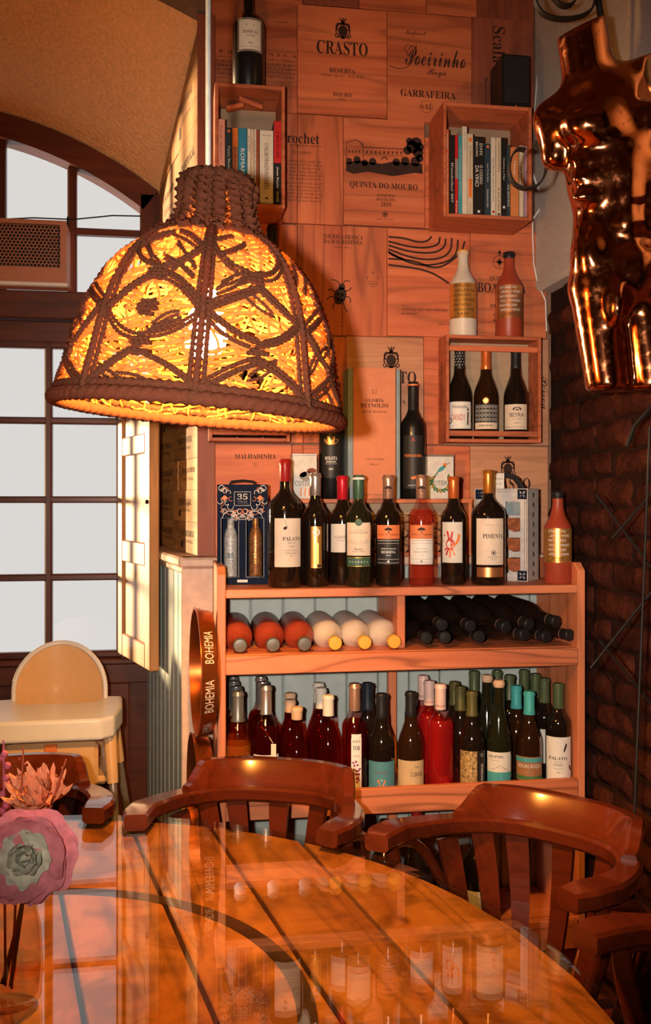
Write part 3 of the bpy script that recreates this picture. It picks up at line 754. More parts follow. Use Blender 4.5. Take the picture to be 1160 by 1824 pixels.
# ---------------------------------------------------------------- crate ends cladding the splayed cheek
def cheek_y(px):   # world y where the view column px meets the cheek
    d = ray(px, 890); k = d.x/d.y; return (.088+.185*YB)/(k+.185)
cr = random.Random(5)
Lc = LEN
words = ['QUINTA DO MOURO', 'PORTUGAL', 'PRODUCT OF PORTUGAL', 'RESERVA', 'DOURO', 'VINHO TINTO', 'GRANDE RESERVA', 'ALENTEJO', 'ESTREMOZ']
z = DZ + .002; k = 0
while z < 2.86:
    h = .096 if z < 1.75 else .20
    # vault height above the cheek at arc parameter
    xs = [.02, (.33 if k % 2 else .41), Lc+.012]
    for i in range(2):
        a_, b_ = xs[i]+.001, xs[i+1]-.001
        zt_ = lambda s_: arc_w(tw)*(1-s_/Lc) + arc_f(tf)*(s_/Lc) - .004
        za, zb = min(z+h-.001, zt_(a_)), min(z+h-.001, zt_(min(b_, Lc)))
        if zb <= z+.01: continue
        if za <= z+.002: a_ = a_ + (z+.004-za)/max(1e-6, (zt_(Lc)-zt_(0)))*Lc; za = min(z+h-.001, zt_(a_)); 
        if a_ >= b_-.02: continue
        dp = .016 + .006*cr.random()
        poly = [(a_, z), (b_, z), (b_, zb), (a_, max(za, z+.003))]
        if za < z+h-.002 and zb >= z+h-.002:
            sx = (z+h-zt_(0))/(zt_(Lc)-zt_(0))*Lc; poly = [(a_, z), (b_, z), (b_, zb), (min(sx, b_-.001), z+h-.001), (a_, max(za, z+.003))]
        o = MB().prism(poly, 0, dp, CM).build('crate_end', 'crate_side', wret)
        D = Decal(); wd = cr.choice(words); wl = min(b_-a_-.04, .2)
        if wl > .06:
            xc, zc_ = (a_+b_)/2, z + h*.5
            if i == 1 or za > z+.06:
                D.text(wd, -0, h*.12, w=wl, h=min(.026, h*.2)); D.text('PRODUCE OF PORTUGAL', 0, -h*.14, w=wl*.8, h=.009, st='sans')
                if cr.random() < .5: D.rect(-wl*.5, -wl*.5+.03, -h*.35, -h*.15)
                ctr = CM @ Vector((xc, dp+.0007, zc_)); D.emit(flat(ctr, ex, (0,0,1)), o)
    z += h; k += 1
# corner batten at the end of the cheek cladding
struct(MB().cbox(.088-.022, .088+.03, YB-.024, YB+.01, DZ, 2.86, .002).build('trim_2', 'crate_wood_red'))
# ================================================================== pine shelf unit
SY0, SY1 = 2.45, 2.75                         # front and back of the unit
SX0, SX1 = py(387, 1100, SY0).x, py(1043, 1100, SY0).x
ZT, Z2, Z3, Z4 = 1.219, 1.051, .662, .285     # top faces of the boards
un = thing('shelf_unit', 'open pine shelf unit holding rows of wine bottles', 'shelf', (SX0, SY0, 0))
W_, D_ = SX1-SX0, SY1-SY0; ST = .022
def ub(name, x0, x1, y0, y1, z0, z1, mat='pine', c=.002): return MB().cbox(x0, x1, y0, y1, z0, z1, c).build(name, mat, un)
def side(x0):
    zt = py(394, 1010, SY0).z
    poly = [(0,0),(0,zt-.02),(.025,zt),(D_-.02,zt),(D_,zt-.02),(D_,0)]
    M = Matrix(((0,1,0,x0),(1,0,0,0),(0,0,1,0),(0,0,0,1)))
    bevel(MB().prism(poly, 0, ST, M).build('side_panel', 'pine_z', un), .002, 1)
side(0); side(W_-ST)
ub('top_board', ST, W_-ST, 0, D_, ZT-.022, ZT)
ub('shelf_board', ST, W_-ST, .012, D_, Z2-.02, Z2); ub('front_rail', ST, W_-ST, -.004, .014, Z2-.05, Z2-.002)
ub('shelf_board', ST, W_-ST, .016, D_, Z3-.02, Z3); ub('front_rail', ST, W_-ST, -.004, .014, .627, .694)
ub('shelf_board', ST, W_-ST, .012, D_, Z4-.02, Z4); ub('front_rail', ST, W_-ST, -.004, .014, Z4-.05, Z4+.03)
ub('shelf_board', ST, W_-ST, .012, D_, .05, .07)
xd = py(708, 1100, SY0+.05).x - SX0
ub('divider', xd, xd+.022, .05, D_, Z2, ZT-.022, 'pine_z')
xd2 = py(692, 1300, 2.72).x - SX0
ub('back_post', xd2, xd2+.024, D_-.035, D_-.005, .07, Z2-.05, 'pine_z')

# ================================================================== wall crates
wood('box_in', (.34, .24, .15), (.44, .31, .20), 'X', 14, .7, rand=.05, lines=.15)
def crate(name, label, x0, x1, y0, y1, yf, rails=False, mat='crate_wood'):
    """front outline in pixels on plane y = yf, back on the wall boards"""
    a, b, c, d = bx2(x0, x1, y0, y1, yf); t = .010
    o = thing(name, label, 'crate', (a, yf, c)); W, H, Dp = b-a, d-c, YF-yf-.001
    q = lambda n, *v, m=mat: MB().cbox(*v, .0012).build(n, m, o)
    q('side', 0, t, 0, Dp, 0, H); q('side', W-t, W, 0, Dp, 0, H); q('bottom', t, W-t, 0, Dp, 0, t); q('top', t, W-t, 0, Dp, H-t, H)
    q('back', t, W-t, Dp-.006, Dp, t, H-t, m='box_in')
    if rails:
        q('rail', t, W-t, .004, .010, .018, .034); q('rail', t, W-t, .004, .010, H-.046, H-.030)
    return o, a, b, c, d, t
cA = crate('book_crate', 'small wooden crate of books on the wall under a dark bottle', 383, 508, 150, 368, 2.64)
cB = crate('book_crate', 'larger wooden wall crate of books with a black speaker on top', 790, 948, 186, 389, 2.64)
D = Decal(); D.text('MALHADINHA', 0, 0, w=.13, h=.010, rot=-90); D.emit(flat((-.0007, .085, (cB[4]-cB[3])/2), (0,-1,0), (0,0,1)), cB[0].children[0])
cC = crate('bottle_crate', 'wooden crate with thin rails holding three bottles, clay bottles on top', 795, 965, 598, 788, 2.712, True)
D = Decal(); D.text('MALHADINHA', 0, .01, w=.15, h=.016, rot=-90); D.text('VINHO TINTO', .02, -.02, w=.09, h=.007, rot=-90); D.emit(flat((-.0007, .05, (cC[4]-cC[3])/2), (0,-1,0), (0,0,1)), cC[0].children[0])
cD = crate('bottle_crate', 'wooden crate with thin rails half hidden behind the pendant lamp', 372, 517, 596, 786, 2.712, True)
# broken bit of cork bark stuck under the first crate's lid
tag(MB().cbox(-.036,.036,-.012,.012,-.006,.006,.002, Matrix.Rotation(R(14),4,'Y')@Matrix.Rotation(R(8),4,'Z')).cbox(-.07,-.02,-.01,.014,-.006,.006,.002, Matrix.Rotation(R(-16),4,'Y')).build('wood_offcut', 'crate_wood', loc=((cA[1]+cA[2])/2+.005, 2.70, cA[4]-cA[5]-.019)), 'small angled wood scrap fixed under the crate lid above the books', 'wood scrap')

# cork crate standing on the dado ledge
a, b = py(526, 890, 2.70).x, py(842, 890, 2.70).x
KZ0, KZ1 = DZ, 1.452
kc = thing('cork_crate', 'long shallow crate packed with corks behind the row of bottles', 'crate', (a, 2.70, KZ0))
KW = b-a; KH = KZ1-KZ0; KD = YF-2.70-.001
q = lambda n, *v, m='pine': MB().cbox(*v, .0012).build(n, m, kc)
q('bottom', 0, KW, 0, KD, 0, .012); q('top', 0, KW, 0, KD, KH-.012, KH); q('side', 0, .012, 0, KD, .012, KH-.012, m='pine_z'); q('side', KW-.012, KW, 0, KD, .012, KH-.012, m='pine_z')
q('back', .012, KW-.012, KD-.006, KD, .012, KH-.012, m='box_in')
plain('cork', (.34, .17, .085), .9, var=.45, scale=120, bmp=.6)
ck = MB().lathe([(.0105,-.022),(.0118,-.020),(.0118,.020),(.0105,.022)], 12).mesh('cork', 'cork', 40)
kr = random.Random(2); nrow = 5
for r in range(nrow):
    for i in range(19):
        x = a + .03 + i*.0242 + (.012 if r % 2 else 0)
        if x > b-.026: continue
        o = link('cork', ck, None, (x, 2.727+kr.uniform(-.006,.004), KZ0+.0125+.012+r*.0212), (R(90)+kr.uniform(-.12,.12), 0, kr.uniform(-.1,.1)))
        tag(o, 'used wine cork packed among others in the long shallow crate', 'cork', 'corks packed in the crate')

# ================================================================== books
BK = dict(salmon=(.62,.27,.20), navy=(.03,.05,.07), brown=(.42,.14,.05), blue=(.03,.20,.33), cream=(.62,.52,.38), bone=(.66,.60,.50), rust=(.34,.07,.03), red=(.52,.015,.02), blk=(.015,.013,.013), orange=(.75,.16,.04), teal=(.05,.30,.36), mauve=(.36,.24,.32), ochre=(.62,.22,.07))
for k, c in BK.items(): plain('book_'+k, c, .45, var=.06)
plain('page_edge', (.55,.46,.34), .8)
def book(x0, x1, ytop, cr_, colr, txt, ink, label, zb, yf, px_mid_y, grp, extra=None, st='sans', twist=0):
    xa_, xb_ = py(x0, px_mid_y, yf).x, py(x1, px_mid_y, yf).x; h = py((x0+x1)/2, ytop, yf).z - zb; w = xb_-xa_; dp = .125
    o = thing('book', label, 'book', ((xa_+xb_)/2, yf, zb), 0, grp)
    c = MB().cbox(-w/2, w/2, 0, .004, 0, h, .001).box(-w/2, -w/2+.0015, .004, dp, 0, h).box(w/2-.0015, w/2, .004, dp, 0, h).build('cover', 'book_'+colr, o)
    MB().box(-w/2+.0016, w/2-.0016, .0042, dp-.004, .003, h-.003).build('pages', 'page_edge', o)
    D = Decal()
    if extra: extra(D, w, h)
    if txt: 
        for (t, v, L_, hh, u) in txt: D.text(t, u*w, v*h, w=L_*h, h=min(hh, w*.8), rot=-90, ink=ink, st=st)
    D.emit(flat((0,-.0005,0), (1,0,0), (0,0,1)), c)
    return o
zb = cA[3]+cA[5]+.0005; gA = 'books in the small wall crate'; yA = 2.652
def bA(*a, **k): book(*a, zb, yA, 290, gA, **k)
bA(386.5, 401, 212, None, 'salmon', [('OS MAIAS', .25, .4, .012, 0), ('Eça de Queirós', .72, .4, .006, 0)], 'ink', 'salmon pink book at the crate side, below the dark bottle')
bA(402.5, 413.5, 227, None, 'navy', [('Fado Bicha Plural', .5, .5, .006, 0)], 'ink_white', 'dark green book with a small red square on its spine', extra=lambda D,w,h: D.rect(-.0035,.0035,h-.014,h-.006,'ink_orange'))
bA(414, 424, 227, None, 'brown', [('CAMINHOS', .6, .4, .006, 0)], 'ink', 'narrow rust and orange book beside the blue one', extra=lambda D,w,h: D.rect(-w*.48,w*.48,h*.75,h*.99,'ink_orange'))
bA(424.5, 440, 228, None, 'blue', [('ROMANCEIRO', .42, .62, .011, 0)], 'ink_white', 'bright blue book with white capitals on the spine')
bA(441, 446.5, 229, None, 'bone', [('Luis Pais', .8, .2, .004, 0)], 'ink', 'thin off white book next to the blue one')
bA(447, 452.3, 230, None, 'cream', [('MEMÓRIAS E CONTOS', .62, .5, .004, 0), ('SUL', .2, .2, .004, 0)], 'ink_crimson', 'thin cream book with red lettering')
bA(453, 456.7, 230, None, 'bone', [('contos breves', .6, .5, .0028, 0)], 'ink', 'very thin pale book between cream and rust books')
bA(457.2, 461.5, 231, None, 'rust', [('POEMAS', .5, .4, .003, 0)], 'ink_gold', 'thin rust red book beside the wide white one')
bA(463, 487, 232, None, 'bone', [('A VAGABUNDAGEM DA ESCRITA', .52, .62, .012, 0)], 'ink', 'wide white book with tall black title on its spine', extra=lambda D,w,h: (D.text('Nuno Lopes', 0, h*.93, w=w*.7, h=.004, ink='ink'), D.rect(-.004,.004,h*.08,h*.1)), st='serif')
bA(488, 501, 215, None, 'blk', [('O QUE EU LEIO', .72, .32, .008, 0)], 'ink_white', 'book with a red upper half and black lower half', extra=lambda D,w,h: (D.rect(-w*.49,w*.49,h*.5,h*.995,'ink_crimson'), D.text('Joao Paulo', 0, h*.33, w=.06, h=.006, rot=-90, ink='ink_white'), D.text('KALANDRA', 0, h*.1, w=.03, h=.006, rot=-90, ink='ink_white')))
zb = cB[3]+cB[5]+.0005; gB = 'books in the larger wall crate'; yA = 2.655
def bB(*a, **k): book(*a, zb, yA, 310, gB, **k)
bB(792.5, 800, 230, None, 'orange', [('Tratado das Terras de Dentro', .42, .6, .006, 0), ('DANIEL', .85, .2, .006, 0)], 'ink_white', 'bright orange book against the crate side, next to a black one')
bB(801, 810.5, 240, None, 'blk', [('Wanderlust 007', .4, .5, .007, 0)], 'ink_white', 'black book with slanted white title beside the orange one', st='ital')
bB(811, 816.5, 240, None, 'red', [('Roma', .1, .15, .005, 0)], 'ink_white', 'red book with a dark picture across its spine', extra=lambda D,w,h: D.rect(-w*.49,w*.49,h*.45,h*.7,'ink_grey'))
bB(817, 823.5, 241, None, 'teal', [('NO CORAÇÃO DO MUNDO', .55, .6, .004, 0)], 'ink_white', 'teal book in the larger wall crate')
bB(824, 832.3, 225, None, 'bone', [('AS IDEIAS', .84, .2, .006, 0)], 'ink_grey', 'tallest book, white with a blank spine')
bB(833, 843, 238, None, 'cream', [('DO TEMPO E A VELOCIDADE DO SOL', .6, .5, .005, 0), ('Estação', .08, .12, .004, 0)], 'ink', 'cream book with orange band on its spine', extra=lambda D,w,h: (D.rect(-w*.3,w*.3,h*.22,h*.45,'ink_orange'), D.rect(-w*.3,w*.3,h*.9,h*.95,'ink_orange')))
bB(844, 862.5, 243, None, 'blk', [('DAN', .84, .14, .009, .22), ('BROWN', .84, .18, .007, -.2), ('O CODIGO', .52, .24, .009, .22), ('DA VINCI', .5, .26, .011, -.18)], 'ink_white', 'thick black book with white stacked lettering', extra=lambda D,w,h: D.rect(-.004,.003,h*.04,h*.07,'ink_white'))
bB(864, 874.5, 256, None, 'navy', [('Comunal em Linha', .25, .25, .006, 0), ('Luis Prosa Silva', .6, .25, .004, 0)], 'ink_white', 'dark navy book with a tiny orange square', extra=lambda D,w,h: D.rect(-.0035,.0035,h*.94,h*.975,'ink_orange'))
bB(875.3, 883, 244, None, 'bone', [('HISTÓRIA DA MINHA HISTÓRIA', .46, .56, .006, 0)], 'ink', 'white book with a red dot at the foot of the spine', extra=lambda D,w,h: D.disc(0,h*.06,.004,'ink_crimson'))
bB(884, 893, 245, None, 'cream', [('JANGADA DE PEDRA', .75, .38, .006, 0), ('A PALAVRA', .22, .3, .006, 0)], 'ink', 'cream book with a black square at the foot', extra=lambda D,w,h: D.rect(-.003,.004,h*.02,h*.045))
bB(894, 902, 245, None, 'blk', [('Noites e Mar', .6, .28, .004, 0)], 'ink_white', 'slim black book with a small white square', extra=lambda D,w,h: D.rect(-.003,.003,h*.11,h*.14,'ink_white'))
bB(903, 909, 258, None, 'navy', [('OS BICHOS', .3, .3, .005, 0)], 'ink_white', 'shorter dark book next to the broad orange one')
bB(910, 924.5, 262, None, 'ochre', [('Novas', .7, .2, .008, 0)], 'ink_white', 'broad orange brown book behind the iron curl')
bB(926, 933, 259, None, 'cream', [('ECOLOGIA', .55, .3, .004, 0)], 'ink', 'narrow cream book behind the iron curl')
bB(934, 941, 260, None, 'mauve', [('Diário', .5, .3, .004, 0)], 'ink', 'greyish mauve book at the far crate side')
# ================================================================== bottles
def glassy(name, c, rough=.06, spec=.6):
    m, t, b, o = nt(name); b.inputs['Base Color'].default_value = (*c, 1); b.inputs['Roughness'].default_value = rough
    b.inputs['Specular IOR Level'].default_value = spec; b.inputs['Coat Weight'].default_value = .5; b.inputs['Coat Roughness'].default_value = .03; return m
glassy('glass_dark', (.010, .006, .004)); glassy('glass_green', (.012, .012, .005)); glassy('glass_brown', (.022, .008, .003))
glassy('glass_matte', (.008, .007, .007), .3, .3)
thin_glass('glass_rose', (.93, .36, .26), 1.5, .14, (.62, .10, .05), .06, .205); thin_glass('glass_pink', (.97, .34, .28), 1.5, .14, (.75, .04, .04), .06, .195)
thin_glass('glass_red', (.66, .10, .05), 1.5, .04, (.32, .02, .012), .06, .200); thin_glass('glass_amber', (.95, .48, .12), 1.5, .12, (.72, .28, .04), .06, .150)
for k, c, r_, me_ in (('cap_red',(.28,.012,.010),.35,0),('cap_crimson',(.52,.015,.03),.3,.3),('cap_silver',(.55,.48,.44),.3,.8),('cap_copper',(.62,.36,.25),.3,.7),('cap_orange',(.72,.17,.04),.3,.5),('cap_gold',(.80,.30,.05),.28,.7),('cap_green',(.05,.11,.07),.4,.2),('cap_black',(.014,.013,.013),.45,0),('cap_grey',(.20,.20,.19),.35,.6),('cap_cream',(.62,.58,.50),.5,0),('cap_wax',(.62,.40,.25),.6,0),('cap_sage',(.33,.34,.22),.6,0),('cap_olive',(.11,.10,.03),.4,.2),('cap_forest',(.08,.11,.05),.45,.2),('cap_teal',(.07,.42,.40),.4,.1),('cap_pink',(.72,.50,.44),.45,.1),('cap_yellow',(.72,.38,.06),.45,0),('clay_red',(.33,.050,.022),.38,0),('clay_white',(.62,.54,.46),.4,0),('cap_navy',(.015,.02,.03),.4,0),
    ('lab_cream',(.74,.60,.46),.6,0),('lab_pale',(.66,.62,.55),.6,0),('lab_white',(.74,.71,.66),.6,0),('lab_orange',(.72,.20,.07),.5,.1),('lab_black',(.02,.018,.017),.5,0),('lab_green',(.05,.12,.07),.5,0),('lab_gold',(.80,.38,.09),.3,.75),('lab_copper',(.75,.30,.11),.3,.8),('lab_teal',(.07,.22,.27),.55,0),('lab_tan',(.50,.36,.20),.6,0),('lab_sea',(.28,.42,.42),.6,0)): plain(k, c, r_, metal=me_, var=.05)
def prof_bottle(kind, h, r):
    n = .0143
    if kind == 'bord': P = [(0,.004),(r*.6,.002),(r*.9,0),(r,.006),(r,h*.60),(r*.97,h*.635),(r*.86,h*.67),(r*.62,h*.705),(n*1.25,h*.74),(n,h*.77),(n,h*.955),(n*1.12,h*.957),(n*1.12,h*.98),(n,h*.985),(n*.95,h),(0,h)]
    elif kind == 'burg': P = [(0,.004),(r*.6,.002),(r*.9,0),(r,.006),(r,h*.46),(r*.96,h*.51),(r*.84,h*.57),(r*.66,h*.635),(r*.48,h*.70),(n*1.15,h*.77),(n,h*.82),(n,h*.955),(n*1.12,h*.957),(n*1.12,h*.98),(n,h*.985),(n*.95,h),(0,h)]
    elif kind == 'slim': P = [(0,.004),(r*.7,.002),(r*.95,0),(r,.006),(r,h*.40),(r*.95,h*.46),(r*.8,h*.55),(r*.60,h*.65),(r*.44,h*.74),(n*1.05,h*.82),(n,h*.86),(n,h*.955),(n*1.12,h*.957),(n*1.12,h*.98),(n,h*.985),(n*.95,h),(0,h)]
    elif kind == 'clay': P = [(0,.003),(r*.92,0),(r,.006),(r,h*.56),(r*.98,h*.60),(r*.90,h*.64),(r*.72,h*.69),(r*.52,h*.75),(n*1.12,h*.82),(n*1.05,h*.90),(n*1.1,h*.955),(n*1.25,h*.96),(n*1.25,h*.985),(n*1.1,h),(0,h)]
    return P
def rad_at(P, z):
    zz = [p[1] for p in P[3:]]; rr = [p[0] for p in P[3:]]; return float(np.interp(z, zz, rr))
_bm = {}
def bottle_mesh(kind, h, r, mat):
    k = (kind, round(h,3), round(r,4), mat)
    if k not in _bm: _bm[k] = MB().lathe(prof_bottle(kind, h, r), 32, cap=False).mesh('body', mat, 50)
    return _bm[k]
def capsule(o, kind, h, r, mat, frac=.2, bulge=.0006, band=None):
    P = prof_bottle(kind, h, r); z0 = h*(1-frac); zs_ = [z0, z0+.001] + [z for _, z in P if z > z0+.003]
    pr = [(rad_at(P, z0), z0)] + [((rad_at(P, z) if z < h-.001 else P[-2][0])+bulge, z) for z in zs_[1:]]
    pr = [p for i, p in enumerate(pr) if i == 0 or p[1] > pr[i-1][1]-1e-6]; pr += [(P[-2][0]*.8, h+.0008), (0, h+.0008)]
    c = MB().lathe(pr, 24, cap=False).build('capsule', mat, o, smooth=50)
    if band:
        for (za, zb_, mt) in band: MB().lathe([(rad_at(P, za)+bulge+.0002, za),(rad_at(P, za)+bulge+.0004, za+.0005),(rad_at(P, zb_)+bulge+.0004, zb_)], 24, cap=False).build('band', mt, c, smooth=50)
    return c
def label(o, kind, h, r, z0, z1, wid, mat, draw=None, a0=0, name='label', lift=.0005):
    """paper label wrapped on the body; wid = arc width in metres, a0 = offset angle in degrees"""
    rr = rad_at(prof_bottle(kind, h, r), (z0+z1)/2)+lift; n = 14; m = MB(); vs_ = []; a_ = R(a0)
    rows_ = 2
    for j in range(rows_):
        z = z0+(z1-z0)*j/(rows_-1)
        for i in range(n+1): t = a_ + (-.5+i/n)*wid/rr; vs_.append((rr*math.sin(t), -rr*math.cos(t), z))
    m.add(vs_, [(i, i+1, n+2+i, n+1+i) for i in range(n)]); l = m.build(name, mat, o, smooth=0)
    if draw: D = Decal(); draw(D, wid, z1-z0); D.emit(cyl(rr+.0004, z0, a_), l)
    return l
def put(px, Y, z): p = py(px, 890, Y); return Vector((p.x, Y, z))
def bottle(kind, px, Y, z, h, r, glass, lab, cap=None, frac=.2, group=None, twist=0, band=None, pos=None):
    p = pos or put(px, Y, z)
    o = thing('wine_bottle', lab, 'bottle', p, facing(p)+R(twist), group)
    link('body', bottle_mesh(kind, h, r, glass), o)
    if cap: capsule(o, kind, h, r, cap, frac, band=band)
    return o
def hpx(y0, y1, depth): return (y1-y0)/FPX*depth
# ---------------------------------------------------------------- front row on the unit's top board
z = ZT + .0003; g1 = 'bottles lined up on top of the shelf unit'
o = bottle('bord', 508, 2.515, z, .338, .046, 'glass_dark', 'large dark bottle with red wax top and cream label, music note drawing', 'cap_red', .175, g1)
def dr(D, w, h):
    D.text('PALATO', w*.12, h*.58, w=w*.66, h=.010); D.text('DO CÔA', w*.12, h*.5, w=w*.3, h=.004); D.text('DOURO', w*.1, h*.42, w=w*.2, h=.004, st='ital')
    for k in range(3): D.text(['DENOMINAÇÃO DE ORIGEM', 'RESERVA TINTO', '2017'][k], w*.1, h*(.34-.055*k), w=w*[.5,.4,.12][k], h=.003, st='sans')
    D.disc(-w*.12, h*.8, .0055, ry=.004, rot=25); D.line([(-w*.06, h*.82), (-w*.14, h*.99)], .001)
label(o, 'bord', .338, .046, .055, .182, .078, 'lab_cream', dr, 12)
o = bottle('bord', 562, 2.525, z, .302, .034, 'glass_dark', 'dark bottle with silver foil and a tall gold tag shaped label', 'cap_silver', .2, g1)
def dr(D, w, h): D.ring(0, h*.86, .008, .004, 'lab_white'); D.rect(-w*.2, w*.2, h*.1, h*.6, 'ink_gold'); D.rect(w*.1, w*.45, h*.02, h*.08, 'lab_black')
label(o, 'bord', .302, .034, .05, .16, .030, 'lab_gold', dr, 4)
o = bottle('bord', 610, 2.575, z, .296, .0355, 'glass_dark', 'dark bottle with bright red capsule partly behind the green topped one', 'cap_crimson', .22, g1)
def dr(D, w, h): D.text('GARRÁ', 0, h*.55, w=w*.6, h=.010, ink='ink_grey'); D.text('CLASSICO', 0, h*.42, w=w*.4, h=.004, ink='ink_grey')
label(o, 'bord', .296, .0355, .088, .165, .07, 'lab_pale', dr, -4)
o = bottle('bord', 639, 2.505, z, .296, .0365, 'glass_green', 'bottle with green and white capsule, cream label and green band', 'cap_green', .215, g1, band=[(.284,.290,'lab_white')])
def dr(D, w, h):
    D.text('CASA DE', 0, h*.78, w=w*.3, h=.0025, st='sans'); D.text('A GRAVELHA', 0, h*.7, w=w*.72, h=.0065, ink='ink_grey')
    for k in range(4): D.line([(-w*.4+k*.003, h*(.47-.035*k)), (0, h*(.45-.035*k)), (w*.4-k*.003, h*(.47-.035*k))], .0006, 'ink_grey', 1)
    D.text('Reserva', 0, h*.2, w=w*.3, h=.006, st='serif'); D.text('VINHO TINTO', 0, h*.12, w=w*.5, h=.0025, st='sans')
label(o, 'bord', .296, .0365, .083, .170, .073, 'lab_cream', dr)
label(o, 'bord', .296, .0365, .054, .079, .071, 'lab_green', lambda D, w, h: (D.text('R  E  S  E  R  V  A', 0, h*.5, w=w*.75, h=.005, ink='ink_white'), D.rect(-w*.5, w*.5, h*.93, h, 'ink_gold', 8), D.rect(-w*.5, w*.5, 0, h*.07, 'ink_gold', 8)), name='label_band')
MB().lathe([(.0,.0),(.0085,.0),(.0095,.0015),(.007,.002),(.0065,.003),(0,.003)], 20, Matrix.Translation((0,-.0366,.171))@Matrix.Rotation(R(90),4,'X')).build('seal', 'lab_green', o, smooth=40)
def tree(D, w, h, ink='ink'):
    for dx_, dy_, r_ in ((-.3,0,.22),(0,.12,.26),(.3,0,.22),(-.15,.08,.2),(.18,.08,.2)): D.disc(dx_*.02, h+dy_*.02, r_*.022, ink, 8, r_*.014)
    D.line([(0, h), (.001, h-.010)], .0025, ink); D.line([(-.006,h-.010),(.006,h-.010)], .001, ink)
def quinta(px, Y, glass, lb, cap, lower, low_ink, tops):
    o = bottle('bord', px, Y, z, .297, .0345, glass, lb, cap, .215, g1)
    label(o, 'bord', .297, .0345, .126, .163, .072, 'lab_orange', lambda D, w, h: (tree(D, w, h*.68), D.text('QUINTA DO SOBREIRO', 0, h*.30, w=w*.84, h=.0045), D.text('DOURO', 0, h*.12, w=w*.2, h=.0028)))
    def dr(D, w, h):
        D.rect(-w*.46, w*.46, h*.93, h*.945, low_ink, 8); D.rect(-w*.46, w*.46, h*.82, h*.83, low_ink, 8); D.rect(-w*.46, w*.46, h*.2, h*.21, low_ink, 8); D.rect(-w*.46, w*.46, h*.06, h*.07, low_ink, 8)
        for k, (t, s_, hh) in enumerate(tops): D.text(t, 0, h*(.62-.13*k), w=w*s_, h=hh, ink=low_ink)
        D.disc(0, h*.12, .003, low_ink)
    label(o, 'bord', .297, .0345, .058, .126, .072, lower, dr, name='lower_label')
    tree_D = Decal(); tree(tree_D, 0, 0); tree_D.emit(cyl(.0158, .262), o.children[1])
quinta(692, 2.512, 'glass_dark', 'dark bottle with orange tree label over a black label, copper capsule', 'cap_copper', 'lab_black', 'ink_white', (('VINHAS VELHAS', .6, .0035), ('RESERVA', .55, .007), ('TINTO', .2, .003)))
quinta(751, 2.505, 'glass_rose', 'clear bottle of rose wine with orange tree label and white label', 'cap_copper', 'lab_white', 'ink_grey', (('DOC DOURO', .4, .0025), ('TRADICIONAL', .6, .0045), ('ROSÉ', .2, .003)))
o = bottle('bord', 808, 2.525, z, .294, .0345, 'glass_dark', 'dark bottle with a red and orange handprint on its white label', 'cap_orange', .205, g1)
def dr(D, w, h):
    cx_, cy_ = -w*.06, h*.45
    D.disc(cx_, cy_, .0125, 'ink_crimson', 14, .016)
    for a_, l_ in ((160, .026), (130, .030), (105, .034), (80, .032)):
        D.line([(cx_+.010*math.cos(R(a_)), cy_+.010*math.sin(R(a_))), (cx_+l_*math.cos(R(a_)), cy_+l_*1.1*math.sin(R(a_)))], .0055, 'ink_crimson')
    D.line([(cx_+.006, cy_-.004), (cx_+.020, cy_+.006), (cx_+.025, cy_+.028)], .007, 'ink_orange', 1)
    for a_, l_ in ((215, .028), (240, .034), (268, .036), (300, .034)): D.line([(cx_+.008*math.cos(R(a_)), cy_+.010*math.sin(R(a_))), (cx_+l_*.7*math.cos(R(a_)), cy_+l_*math.sin(R(a_)))], .0045, 'ink_crimson' if a_ < 260 else 'ink_orange')
    D.text('jogo', cx_, cy_+.004, w=.016, h=.007, st='ital', ink='ink_white'); D.text('de mãos', cx_, cy_-.006, w=.02, h=.006, st='ital', ink='ink_white')
label(o, 'bord', .294, .0345, .060, .170, .062, 'lab_pale', dr, -8)
o = bottle('bord', 870, 2.510, z, .312, .0465, 'glass_dark', 'large dark bottle with gold capsule, cream label and copper band', 'cap_gold', .205, g1)
def dr(D, w, h):
    D.text('Quinta da', w*.05, h*.86, w=w*.4, h=.005, st='ital', ink='ink_grey'); D.text('PIMENTA', w*.1, h*.62, w=w*.72, h=.012); D.ring(w*.1, h*.26, .006, .0015); D.disc(w*.1, h*.26, .003); D.text('GRANDE RESERVA', w*.1, h*.17, w=w*.4, h=.003, st='sans'); D.text('2014', w*.1, h*.12, w=w*.15, h=.003, st='sans')
label(o, 'bord', .312, .0465, .055, .180, .082, 'lab_cream', dr, 8)
label(o, 'bord', .312, .0465, .022, .048, .080, 'lab_copper', lambda D, w, h: D.text('DOURO', 0, h*.5, w=w*.4, h=.006, ink='ink_gold'), 8, 'label_band')
# clay bottles
def clay(px, Y, zz, h, r, body, cap, lbl, labm, ink, grp=None, lab0=.30, lab1=.62, extra=''):
    o = bottle('clay', px, Y, zz, h, r, body, lbl, cap, .075 if cap != 'cap_yellow' else .05, grp)
    def dr(D, w, hh):
        L_ = ['CONCRETE VATS', 'YEASTS AGED', 'USING INDIGENOUS', 'NOT CLARIFIED', 'GRAPE UNFILTERED', 'MADE WITH ORGANIC']
        for k, t in enumerate(L_): D.text(t[::-1], w*(.05 if k % 2 else -.03), hh*(.92-.135*k), w=w*(.62 if k % 2 else .54), h=hh*.075, st='sans', ink=ink, rot=180)
        D.text(extra, 0, hh*.12, w=w*.34, h=hh*.085, st='sans', ink='ink')
        for k in range(2): D.rect(-w*.42, w*.1, hh*(.06-.03*k), hh*(.066-.03*k), 'ink', 6)
    label(o, 'clay', h, r, h*lab0, h*lab1, r*2.5, labm, dr); return o
clay(994, 2.515, z, .253, .0385, 'clay_red', 'cap_black', 'red clay bottle with copper label and black top, end of the shelf unit', 'lab_gold', 'ink_white', lab0=.23, lab1=.60, extra='AMBER')
zz = cC[4]+.0003
